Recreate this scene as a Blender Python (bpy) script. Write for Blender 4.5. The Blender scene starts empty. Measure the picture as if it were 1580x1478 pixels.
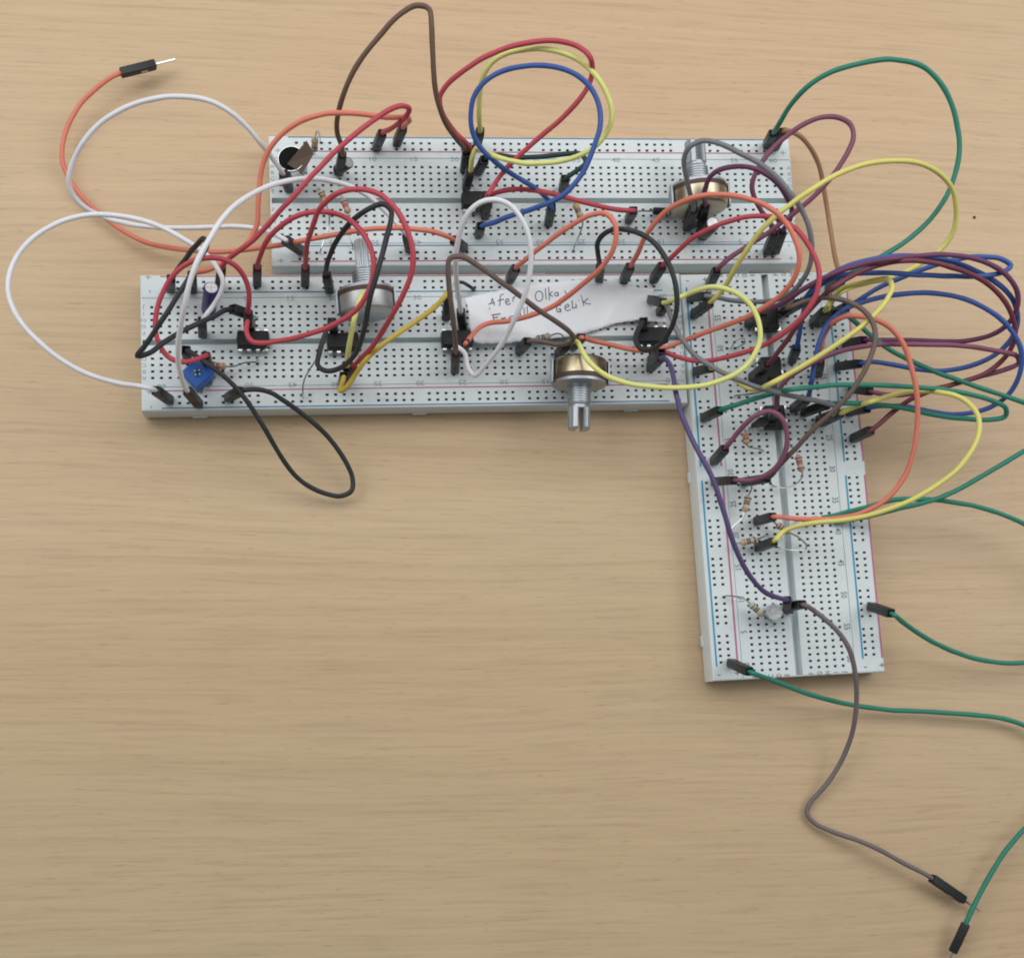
import bpy, math, random
from mathutils import Vector, Matrix, Euler
random.seed(7)
scene = bpy.context.scene
MM = 0.001
def R(d): return math.radians(d)

# ------------------------------------------------------------------ camera, world, lamps, exposure
cam_data = bpy.data.cameras.new('camera')
cam = bpy.data.objects.new('camera', cam_data); scene.collection.objects.link(cam); scene.camera = cam
cam.location = (-0.13671, -0.07234, 0.34878)
cam.rotation_euler = (R(6.72930), R(-5.63142), R(0.00083))
cam_data.sensor_width = 36.0; cam_data.sensor_fit = 'HORIZONTAL'
cam_data.lens = 1800.0 / 1580.0 * 36.0
cam_data.shift_x = (790.0 - 690.0) / 1580.0
cam_data.shift_y = (880.0 - 739.0) / 1580.0
cam_data.clip_start = 0.01; cam_data.clip_end = 20.0

world = bpy.data.worlds.new('World'); scene.world = world; world.use_nodes = True
bg = world.node_tree.nodes['Background']
bg.inputs[0].default_value = (0.90, 0.95, 1.0, 1); bg.inputs[1].default_value = 0.17
def area_lamp(name, loc, aim, sx, sy, power, color):
    d = bpy.data.lights.new(name, 'AREA'); d.shape = 'RECTANGLE'; d.size = sx; d.size_y = sy; d.energy = power; d.color = color
    o = bpy.data.objects.new(name, d); scene.collection.objects.link(o); o.location = loc
    o.rotation_euler = (Vector(aim) - Vector(loc)).to_track_quat('-Z', 'Y').to_euler()
    return o
area_lamp('lamp_back', (-0.05, 0.33, 0.58), (-0.08, 0.08, 0), 1.4, 0.40, 3.7, (1.0, 0.985, 0.975))
area_lamp('fill_left', (-0.72, 0.18, 0.60), (-0.20, 0.08, 0), 0.5, 0.5, 2.0, (0.97, 0.985, 1.0))  # unseen fill light, added to brighten the left of the table
area_lamp('fill_right', (0.56, 0.18, 0.60), (0.05, 0.08, 0), 0.5, 0.5, 1.4, (0.97, 0.985, 1.0))  # second added fill, lifts the right side level with the left
scene.view_settings.view_transform = 'Standard'; scene.view_settings.look = 'None'
scene.view_settings.exposure = 0.0; scene.view_settings.gamma = 1.0
scene.render.filter_size = 1.9
scene.cycles.filter_width = 1.9

# ------------------------------------------------------------------ materials
def principled(name):
    m = bpy.data.materials.new(name); m.use_nodes = True
    return m, m.node_tree, m.node_tree.nodes['Principled BSDF']
MATS = {}
def mat(name, col, rough=0.5, metal=0.0, var=0.06, scale=900.0, bump=0.0, spec=0.5, sss=0.0):
    if name in MATS: return MATS[name]
    m, nt, b = principled(name)
    N = nt.nodes; Lk = nt.links
    tc = N.new('ShaderNodeTexCoord'); no = N.new('ShaderNodeTexNoise'); no.inputs['Scale'].default_value = scale; no.inputs['Detail'].default_value = 4
    Lk.new(tc.outputs['Object'], no.inputs['Vector'])
    mix = N.new('ShaderNodeMix'); mix.data_type = 'RGBA'
    mix.inputs['A'].default_value = (*[c * (1 - var) for c in col], 1); mix.inputs['B'].default_value = (*[min(1, c * (1 + var)) for c in col], 1)
    Lk.new(no.outputs['Fac'], mix.inputs['Factor']); Lk.new(mix.outputs['Result'], b.inputs['Base Color'])
    mr = N.new('ShaderNodeMapRange'); mr.inputs['To Min'].default_value = max(0, rough - .07); mr.inputs['To Max'].default_value = min(1, rough + .07)
    Lk.new(no.outputs['Fac'], mr.inputs['Value']); Lk.new(mr.outputs['Result'], b.inputs['Roughness'])
    b.inputs['Metallic'].default_value = metal; b.inputs['Specular IOR Level'].default_value = spec
    if sss:
        b.inputs['Subsurface Weight'].default_value = sss; b.inputs['Subsurface Radius'].default_value = (.0012, .0012, .0012); b.inputs['Subsurface Scale'].default_value = 1.0
    if bump:
        bp = N.new('ShaderNodeBump'); bp.inputs['Strength'].default_value = bump; bp.inputs['Distance'].default_value = 0.0002
        Lk.new(no.outputs['Fac'], bp.inputs['Height']); Lk.new(bp.outputs['Normal'], b.inputs['Normal'])
    MATS[name] = m
    return m
def srgb(r, g, b):
    f = lambda c: ((c / 255) / 12.92 if c <= 10 else (((c / 255) + .055) / 1.055) ** 2.4)
    return (f(r), f(g), f(b))

def table_material():
    m, nt, b = principled('beech_laminate')
    N = nt.nodes; Lk = nt.links
    tc = N.new('ShaderNodeTexCoord')
    def noise(sx, sy, detail, rough, dist=0.0, off=(0, 0, 0), rot=0.0):
        mp = N.new('ShaderNodeMapping'); mp.inputs['Scale'].default_value = (sx, sy, 1); mp.inputs['Location'].default_value = off; mp.inputs['Rotation'].default_value = (0, 0, rot)
        Lk.new(warp.outputs['Vector'], mp.inputs['Vector'])
        n = N.new('ShaderNodeTexNoise'); n.inputs['Scale'].default_value = 1.0; n.inputs['Detail'].default_value = detail; n.inputs['Roughness'].default_value = rough; n.inputs['Distortion'].default_value = dist
        Lk.new(mp.outputs['Vector'], n.inputs['Vector'])
        return n
    # slow sideways drift of the grain lines
    wn = N.new('ShaderNodeTexNoise'); wn.inputs['Scale'].default_value = 5.0; wn.inputs['Detail'].default_value = 1.5
    wm = N.new('ShaderNodeMapping'); wm.inputs['Scale'].default_value = (0.8, 1.4, 1); Lk.new(tc.outputs['Object'], wm.inputs['Vector']); Lk.new(wm.outputs['Vector'], wn.inputs['Vector'])
    sub = N.new('ShaderNodeVectorMath'); sub.operation = 'SUBTRACT'; Lk.new(wn.outputs['Color'], sub.inputs[0]); sub.inputs[1].default_value = (.5, .5, .5)
    scl = N.new('ShaderNodeVectorMath'); scl.operation = 'MULTIPLY'; Lk.new(sub.outputs[0], scl.inputs[0]); scl.inputs[1].default_value = (0.0, 0.026, 0.0)
    warp = N.new('ShaderNodeVectorMath'); warp.operation = 'ADD'; Lk.new(tc.outputs['Object'], warp.inputs[0]); Lk.new(scl.outputs[0], warp.inputs[1])
    broad = noise(1.0, 22, 3, .5); mid = noise(4.0, 300, 5, .68, .06, (3, 1, 0)); fine = noise(34, 800, 4, .68, 0, (1, 7, 0)); pores = noise(170, 1700, 2, .5, 0, (5, 2, 0))
    tone = noise(3.0, 4.5, 2, .5, 0, (9, 4, 0))
    def ramp(n, stops):
        r = N.new('ShaderNodeValToRGB'); Lk.new(n.outputs['Fac'], r.inputs['Fac'])
        els = r.color_ramp.elements
        while len(els) < len(stops): els.new(.5)
        for e, (p, c) in zip(els, stops): e.position = p; e.color = (*c, 1)
        return r
    def mul(a, bb, fac):
        x = N.new('ShaderNodeMix'); x.data_type = 'RGBA'; x.blend_type = 'MULTIPLY'; x.inputs['Factor'].default_value = fac
        Lk.new(a, x.inputs['A']); Lk.new(bb, x.inputs['B']); return x.outputs['Result']
    base = ramp(broad, [(.28, (.610, .440, .272)), (.5, (.635, .466, .294)), (.72, (.652, .488, .314))]).outputs['Color']
    t = ramp(tone, [(.3, (1.01, .955, .935)), (.7, (.965, 1.0, .98))]).outputs['Color']
    c = mul(base, t, 1.0)
    c = mul(c, ramp(mid, [(.28, (.87, .86, .845)), (.44, (.965, .96, .957)), (.55, (1.0, 1.0, 1.0)), (.70, (1.035, 1.035, 1.03))]).outputs['Color'], .9)
    c = mul(c, ramp(fine, [(.30, (.79, .775, .75)), (.5, (1, 1, 1)), (.7, (1.05, 1.05, 1.045))]).outputs['Color'], .65)
    c = mul(c, ramp(pores, [(.27, (.74, .70, .65)), (.38, (1, 1, 1))]).outputs['Color'], .6)
    Lk.new(c, b.inputs['Base Color'])
    b.inputs['Roughness'].default_value = .46; b.inputs['Specular IOR Level'].default_value = .35
    bp = N.new('ShaderNodeBump'); bp.inputs['Strength'].default_value = .12; bp.inputs['Distance'].default_value = .0003
    Lk.new(fine.outputs['Fac'], bp.inputs['Height']); Lk.new(bp.outputs['Normal'], b.inputs['Normal'])
    return m

def board_plastic():
    m, nt, b = principled('board_plastic'); N = nt.nodes; Lk = nt.links
    tc = N.new('ShaderNodeTexCoord'); n1 = N.new('ShaderNodeTexNoise'); n1.inputs['Scale'].default_value = 28; n1.inputs['Detail'].default_value = 5; n1.inputs['Roughness'].default_value = .65
    n2 = N.new('ShaderNodeTexNoise'); n2.inputs['Scale'].default_value = 420; n2.inputs['Detail'].default_value = 3
    for n in (n1, n2): Lk.new(tc.outputs['Object'], n.inputs['Vector'])
    r = N.new('ShaderNodeValToRGB'); Lk.new(n1.outputs['Fac'], r.inputs['Fac']); e = r.color_ramp.elements
    e[0].position = .32; e[0].color = (.71, .78, .795, 1); e[1].position = .68; e[1].color = (.745, .805, .81, 1)
    r2 = N.new('ShaderNodeValToRGB'); Lk.new(n2.outputs['Fac'], r2.inputs['Fac']); e = r2.color_ramp.elements
    e[0].position = .25; e[0].color = (.93, .93, .92, 1); e[1].position = .45; e[1].color = (1, 1, 1, 1)
    x = N.new('ShaderNodeMix'); x.data_type = 'RGBA'; x.blend_type = 'MULTIPLY'; x.inputs['Factor'].default_value = 1
    Lk.new(r.outputs['Color'], x.inputs['A']); Lk.new(r2.outputs['Color'], x.inputs['B']); Lk.new(x.outputs['Result'], b.inputs['Base Color'])
    mr = N.new('ShaderNodeMapRange'); mr.inputs['To Min'].default_value = .33; mr.inputs['To Max'].default_value = .55; Lk.new(n1.outputs['Fac'], mr.inputs['Value']); Lk.new(mr.outputs['Result'], b.inputs['Roughness'])
    b.inputs['Specular IOR Level'].default_value = .45
    return m
PLASTIC = board_plastic()
CONTACT = mat('shaded_contact_metal', (.055, .06, .065), .4, .6, .35, 900)  # metal clips, coloured dark to stand in for shade inside the holes
BLUE_INK = mat('blue_ink', (.045, .33, .52), .55)
RED_INK = mat('red_ink', (.52, .16, .27), .55)
BLUE_PALE = mat('faded_blue_ink', (.06, .22, .36), .55)
RED_PALE = mat('faded_red_ink', (.48, .15, .22), .55)
GREY_INK = mat('grey_ink', (.16, .18, .20), .6)
PALE_INK = mat('pale_ink', (.36, .41, .43), .6)
HOUSING = mat('plug_housing_plastic', (.022, .023, .024), .46, 0, .25, 800, .1, .45)
TIN = mat('tinned_metal', (.74, .74, .73), .24, 1.0, .08, 900)
LEAD = mat('component_lead', (.55, .56, .56), .32, 1.0, .1, 900)
EPOXY = mat('black_epoxy', (.016, .016, .018), .5, 0, .15, 1500, .15, .35)
STEEL = mat('zinc_plated_steel', (.46, .50, .53), .50, .8, .2, 500, .15)
BRASSY = mat('yellow_passivated_steel', (.42, .36, .24), .30, 1.0, .16, 250, .05)
OLIVE = mat('olive_passivated_steel', (.47, .41, .30), .34, 1.0, .12, 250, .05)
PHENOLIC = mat('brown_phenolic', (.085, .045, .028), .55, 0, .15)
PAPER = mat('note_paper', (.87, .895, .93), .85, 0, .035, 160, .5, .2)
PENCIL = mat('pencil_marks', (.10, .12, .16), .6)
WIRE_COL = {
 'orange': (.76, .225, .15), 'red': (.54, .075, .10), 'black': (.030, .033, .036), 'white': (.82, .83, .86), 'yellow': (.78, .72, .20), 'gold': (.62, .47, .07),
 'lime': (.78, .80, .26), 'brown': (.155, .110, .095), 'darkbrown': (.150, .090, .062), 'grey': (.21, .22, .24), 'greybrown': (.19, .155, .155),
 'violet': (.105, .075, .20), 'green': (.026, .235, .160), 'darkgreen': (.022, .065, .06), 'blue': (.048, .115, .37), 'purple': (.175, .055, .130),
 'maroon': (.19, .045, .070), 'mauve': (.235, .080, .135), 'tan': (.40, .22, .12)}
def wire_mat(c): return mat('insulation_' + c, WIRE_COL[c], .56, 0, .07, 180, .04, .45)

# ------------------------------------------------------------------ mesh helpers (millimetres in, metres out)
class MB:
    def __init__(s): s.v = []; s.f = []
    def add(s, vs, fs):
        o = len(s.v); s.v += [tuple(v) for v in vs]; s.f += [tuple(i + o for i in f) for f in fs]
    def quad(s, a, b, c, d): s.add([a, b, c, d], [(0, 1, 2, 3)])
    def box(s, c, h, fr=None, ch=0.0, taper=1.0):
        """box with chamfered edges; fr = 3x3 frame whose columns are the axes; taper shrinks the +z end"""
        c = Vector(c); fr = fr or Matrix.Identity(3)
        hx, hy, hz = h
        if ch <= 0:
            vs = [c + fr @ Vector((sx * hx * (taper if sz > 0 else 1), sy * hy * (taper if sz > 0 else 1), sz * hz)) for sz in (-1, 1) for sy in (-1, 1) for sx in (-1, 1)]
            s.add(vs, [(0, 2, 3, 1), (4, 5, 7, 6), (0, 1, 5, 4), (2, 6, 7, 3), (0, 4, 6, 2), (1, 3, 7, 5)]); return
        rings = []
        for z, ins in ((-hz, ch), (-hz + ch, 0), (hz - ch, 0), (hz, ch)):
            k = taper if z > 0 else 1
            X = hx * k - ins; Y = hy * k - ins; q = ch * .8
            rings.append([(-X + q, -Y), (X - q, -Y), (X, -Y + q), (X, Y - q), (X - q, Y), (-X + q, Y), (-X, Y - q), (-X, -Y + q)])
        vs = []; fs = []
        for r, z in zip(rings, (-hz, -hz + ch, hz - ch, hz)): vs += [c + fr @ Vector((x, y, z)) for x, y in r]
        for k in range(3):
            for i in range(8): j = (i + 1) % 8; fs.append((k * 8 + i, k * 8 + j, k * 8 + 8 + j, k * 8 + 8 + i))
        fs.append(tuple(range(7, -1, -1))); fs.append(tuple(range(24, 32))); s.add(vs, fs)
    def lathe(s, p0, axis, prof, n=20, ref=None):
        """prof = [(distance along axis, radius)]"""
        a = Vector(axis).normalized(); p0 = Vector(p0)
        r = Vector(ref) if ref else (Vector((0, 0, 1)) if abs(a.z) < .9 else Vector((1, 0, 0)))
        x = (r - a * r.dot(a)).normalized(); y = a.cross(x)
        vs = []; fs = []
        for d, rad in prof:
            for k in range(n):
                t = 2 * math.pi * k / n; vs.append(p0 + a * d + (x * math.cos(t) + y * math.sin(t)) * rad)
        for i in range(len(prof) - 1):
            for k in range(n): j = (k + 1) % n; fs.append((i * n + k, i * n + j, i * n + n + j, i * n + n + k))
        fs.append(tuple(range(n - 1, -1, -1))); o = (len(prof) - 1) * n; fs.append(tuple(range(o, o + n)))
        s.add(vs, fs)
    def tube(s, pts, r, n=8):
        P = [Vector(p) for p in pts]; m = len(P)
        T = [((P[min(i + 1, m - 1)] - P[max(i - 1, 0)])).normalized() for i in range(m)]
        up = Vector((0, 0, 1)) if abs(T[0].z) < .9 else Vector((1, 0, 0))
        x = (up - T[0] * up.dot(T[0])).normalized(); vs = []; fs = []
        for i in range(m):
            x = (x - T[i] * x.dot(T[i])).normalized(); y = T[i].cross(x); rr = r[i] if isinstance(r, (list, tuple)) else r
            for k in range(n): t = 2 * math.pi * k / n; vs.append(P[i] + (x * math.cos(t) + y * math.sin(t)) * rr)
        for i in range(m - 1):
            for k in range(n): j = (k + 1) % n; fs.append((i * n + k, i * n + j, i * n + n + j, i * n + n + k))
        fs.append(tuple(range(n - 1, -1, -1))); fs.append(tuple(range((m - 1) * n, m * n))); s.add(vs, fs)
    def build(s, name, material, parent=None, origin=None, smooth=40):
        o0 = Vector(origin) if origin is not None else (Vector(parent['o']) if parent is not None and 'o' in parent else Vector((0, 0, 0)))
        me = bpy.data.meshes.new(name); me.from_pydata([((v[0] - o0.x) * MM, (v[1] - o0.y) * MM, (v[2] - o0.z) * MM) for v in s.v], [], s.f)
        me.materials.append(material); me.update()
        if smooth:
            me.polygons.foreach_set('use_smooth', [True] * len(me.polygons)); me.set_sharp_from_angle(angle=R(smooth))
        ob = bpy.data.objects.new(name, me); scene.collection.objects.link(ob)
        ob['o'] = tuple(o0)
        if parent is not None: ob.parent = parent
        else: ob.location = o0 * MM
        return ob
THINGS = []
def thing(name, label, cat, base, group=None, rz=0.0):
    o = bpy.data.objects.new(name, None); scene.collection.objects.link(o); o.empty_display_size = .005
    o.location = Vector(base) * MM; o.rotation_euler = (0, 0, rz); o['o'] = tuple(base); o['label'] = label; o['category'] = cat
    if group: o['group'] = group
    THINGS.append(o); return o
def tag(o, label, cat, group=None):
    o['label'] = label; o['category'] = cat
    if group: o['group'] = group
    THINGS.append(o)
def catmull(P, n):
    P = [Vector(p) for p in P]; m = len(P)
    if m < 3: return P
    E = [P[0] * 2 - P[1]] + P + [P[-1] * 2 - P[-2]]; out = []
    for i in range(m - 1):
        a, b, c, d = E[i:i + 4]
        for k in range(n):
            t = k / n
            out.append(.5 * ((2 * b) + (c - a) * t + (2 * a - 5 * b + 4 * c - d) * t * t + (3 * b - a - 3 * c + d) * t ** 3))
    return out + [P[-1]]
def frame(axis, ref=(0, 1, 0)):
    z = Vector(axis).normalized(); r = Vector(ref)
    if abs(z.dot(r)) > .95: r = Vector((1, 0, 0))
    x = r.cross(z).normalized(); y = z.cross(x)
    return Matrix((x, y, z)).transposed()

# ------------------------------------------------------------------ the table
tb = MB(); tb.box((-90, 10, -12.5), (420, 360, 12.5), None, 1.0)
table = tb.build('table_top', table_material(), None, (0, 0, 0), 30); table['kind'] = 'structure'

# ------------------------------------------------------------------ breadboards
S = 0.7674
ROWS = [-13.97, -11.43, -8.89, -6.35, -3.81, 3.81, 6.35, 8.89, 11.43, 13.97]
RAILS = [-23.95, -21.41, 21.41, 23.95]
GLYPH = {}
def glyph(txt):
    if txt not in GLYPH:
        cu = bpy.data.curves.new('t', 'FONT'); cu.body = txt; cu.align_x = 'CENTER'; cu.align_y = 'CENTER'; cu.size = 1.0; cu.resolution_u = 2; cu.offset = .008
        ob = bpy.data.objects.new('t', cu); scene.collection.objects.link(ob)
        dg = bpy.context.evaluated_depsgraph_get(); me = ob.evaluated_get(dg).to_mesh()
        GLYPH[txt] = ([tuple(v.co) for v in me.vertices], [tuple(p.vertices) for p in me.polygons])
        ob.evaluated_get(dg).to_mesh_clear(); bpy.data.objects.remove(ob); bpy.data.curves.remove(cu)
    return GLYPH[txt]
def breadboard(label, x, y, th, sa, sl, first, lines, split, num_a, ink, ends):
    root = thing('breadboard', label, 'breadboard', (x, y, 0), 'breadboards joined on the table', th)
    root['o'] = (0, 0, 0)
    HW = 26.95 * sa; HL = 82.1 * sl; ZT = 8.5; CH = .55
    LP = lambda i: (i - 31) * 2.54 * sl
    main = [LP(i) for i in range(63)]
    rail = [LP(first + 6 * g + k) for g in range(5) for k in range(5)]; rail = sorted(rail + [-v for v in rail])
    hx = .48 * sa; hy = .48 * sl
    body = MB(); con = MB()
    feats = [(a * sa, 'h', main) for a in ROWS] + [(a * sa, 'h', rail) for a in RAILS] + [(0, 'g', None), (-17.6 * sa, 's', None), (17.6 * sa, 's', None)]
    feats.sort(); cur = -HW + CH; L0 = -HL + CH; L1 = HL - CH
    def flat(a0, a1): body.quad((a0, L0, ZT), (a1, L0, ZT), (a1, L1, ZT), (a0, L1, ZT))
    for a, kind, hs in feats:
        w = {'h': hx, 'g': 1.1 * sa, 's': .13}[kind]
        flat(cur, a - w)
        if kind == 'h':
            c = L0
            for l in hs:
                body.quad((a - w, c, ZT), (a + w, c, ZT), (a + w, l - hy, ZT), (a - w, l - hy, ZT))
                Z1 = ZT - .28; Z2 = ZT - 2.6
                top = [(a - w, l - hy), (a + w, l - hy), (a + w, l + hy), (a - w, l + hy)]
                low = [(a + (px - a) * .86, l + (py - l) * .86) for px, py in top]
                body.add([(*q, ZT) for q in top] + [(*q, Z1) for q in low], [(k, (k + 1) % 4, 4 + (k + 1) % 4, 4 + k)[::-1] for k in range(4)])
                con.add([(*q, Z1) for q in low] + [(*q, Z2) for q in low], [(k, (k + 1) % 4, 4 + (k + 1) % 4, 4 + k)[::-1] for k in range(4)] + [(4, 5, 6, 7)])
                c = l + hy
            body.quad((a - w, c, ZT), (a + w, c, ZT), (a + w, L1, ZT), (a - w, L1, ZT))
        else:
            D = ZT - (3.4 if kind == 'g' else .35)
            body.quad((a - w, L0 - CH, D), (a + w, L0 - CH, D), (a + w, L1 + CH, D), (a - w, L1 + CH, D))
            for sgn in (-1, 1): body.quad((a + sgn * w, L0, ZT), (a + sgn * w, L1, ZT), (a + sgn * w, L1, D), (a + sgn * w, L0, D))
        cur = a + w
    flat(cur, HW - CH)
    ring = [[(-HW + c, -HL + c, z), (HW - c, -HL + c, z), (HW - c, HL - c, z), (-HW + c, HL - c, z)] for c, z in ((CH, ZT), (.18, ZT - .14), (0, ZT - CH), (0, .9), (.5, .9), (.5, .3))]
    vs = [q for r in ring for q in r]; fs = []
    for k in range(5):
        for i in range(4): j = (i + 1) % 4; fs.append((k * 4 + i, k * 4 + 4 + i, k * 4 + 4 + j, k * 4 + j))
    fs.append((20, 21, 22, 23)); body.add(vs, fs)
    for sgn in (-1, 1):                                    # interlock tabs on the long sides
        for l in (-66, 0, 66): body.box((sgn * (HW + .1), l * sl, 1.6), (.35, 2.2 * sl, .9), None, .2)
    bo = body.build('plastic_body', PLASTIC, root, (0, 0, 0), 25)
    con.build('contact_sockets', CONTACT, bo, (0, 0, 0), 0)
    spans = [(0.9, 29.9), (32.1, 61.1)] if split else [(1.0, 61.0)]
    for a, m in zip(lines, (BLUE_INK, RED_INK, BLUE_INK, RED_INK) if split else (BLUE_PALE, RED_PALE, BLUE_PALE, RED_PALE)):
        for i0, i1 in spans:
            b = MB(); b.box((a * sa, (LP(i0) + LP(i1)) / 2, ZT + .02), ((.27 if split else .22) * sa + .02, (LP(i1) - LP(i0)) / 2, .02)); b.build('rail_line', m, root, (0, 0, 0), 0)
    pr = MB()
    def put(txt, a, l, size, ang):
        vs, fs = glyph(txt); ca, sn = math.cos(ang), math.sin(ang)
        out = []
        for vx, vy, vz in vs:
            X = vx * size; Y = vy * size; X, Y = X * ca - Y * sn, X * sn + Y * ca
            out.append((a + X * sa, l + Y * sl, ZT + .05))
        pr.add(out, fs)
    for L in range(0, 61, 5):
        put(str(L), -num_a * sa, LP(L + 1), 2.7, R(90)); put(str(L), num_a * sa, LP(61 - L), 2.7, R(-90))
    for k, ch_ in enumerate('ABCDEFGHIJ'):
        for l in (-.95, 62.95): put(ch_, ROWS[k] * sa, LP(l), 2.1, R(90))
    for a, ch_ in zip(lines, '-+-+'):
        for e in (-1, 1): put(ch_, (a + (.5 if ch_ == '-' else -.3)) * sa, LP(31 + e * ends), 3.6, R(0))
    pr.build('printed_numbers', ink, root, (0, 0, 0), 0)
    return root
breadboard('upper horizontal breadboard at the back', -74.91, 83.32, -1.5270, S, 1, 2.0, (-26.3, -20.4, 18.6, 24.9), False, 17.2, PALE_INK, 31.3)
breadboard('lower horizontal breadboard carrying the paper label', -111.78, 37.74, 1.6116, S, 1, 2.0, (-25.85, -19.1, 19.8, 26.25), False, 17.2, PALE_INK, 31.3)
breadboard('vertical breadboard on the right reaching toward the viewer', 0.00, 0.00, 0.0550, 1, S, 1.5, (-25.4, -18.9, 20.3, 26.4), True, 16.1, GREY_INK, 31.3)


# ------------------------------------------------------------------ jumper wires
def plug(base, tip, parent, pin_len, loose):
    b = Vector(base); t = Vector(tip); d = (t - b).normalized(); fr = frame(d); h = 1.27
    m = MB(); Lh = (t - b).length
    # hollow shell: outer sleeve, rim at the wire end, recessed end wall
    c = (b + t) / 2
    o = [(-h, -h), (h, -h), (h, h), (-h, h)]
    def ringv(z, k): return [b + fr @ Vector((x * k, y * k, z)) for x, y in o]
    def ring8(z, k):
        e = h * k; q = e * .82
        return [b + fr @ Vector((x, y, z)) for x, y in ((-q, -e), (q, -e), (e, -q), (e, q), (q, e), (-q, e), (-e, q), (-e, -q))]
    zs = [(0, .84), (.35, 1), (Lh - .25, 1), (Lh, .93), (Lh, .74), (Lh - 2.2, .68)]
    vs = []; fs = []
    for z, k in zs: vs += ring8(z, k)
    for i in range(len(zs) - 1):
        for k in range(8): j = (k + 1) % 8; fs.append((i * 8 + k, i * 8 + j, i * 8 + 8 + j, i * 8 + 8 + k))
    fs.append(tuple(range(7, -1, -1))); o5 = (len(zs) - 1) * 8; fs.append(tuple(range(o5, o5 + 8)))
    m.add(vs, fs)
    hs = m.build('plug_housing', HOUSING, parent, None, 35)
    # latch window with the crimp's tongue showing
    wdw = MB()
    for sx in ((0, 1, 0), (0, -1, 0)):
        nrm = fr @ Vector(sx); cc = b + d * (Lh * .36) + nrm * (h + .02)
        f2 = Matrix((fr @ Vector((1, 0, 0)), d, nrm)).transposed(); wdw.box(cc, (.42, 1.0, .045), f2, 0)
        if loose: wdw.box(cc + nrm * .05, (.3, .45, .05), f2, 0)
    wdw.build('latch', TIN if loose else EPOXY, hs, None, 0)
    pn = MB(); e = b - d * pin_len
    pn.box((b + e) / 2, (.3, .3, pin_len / 2), fr, .08); pn.build('pin', TIN, hs, None, 30)
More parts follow.
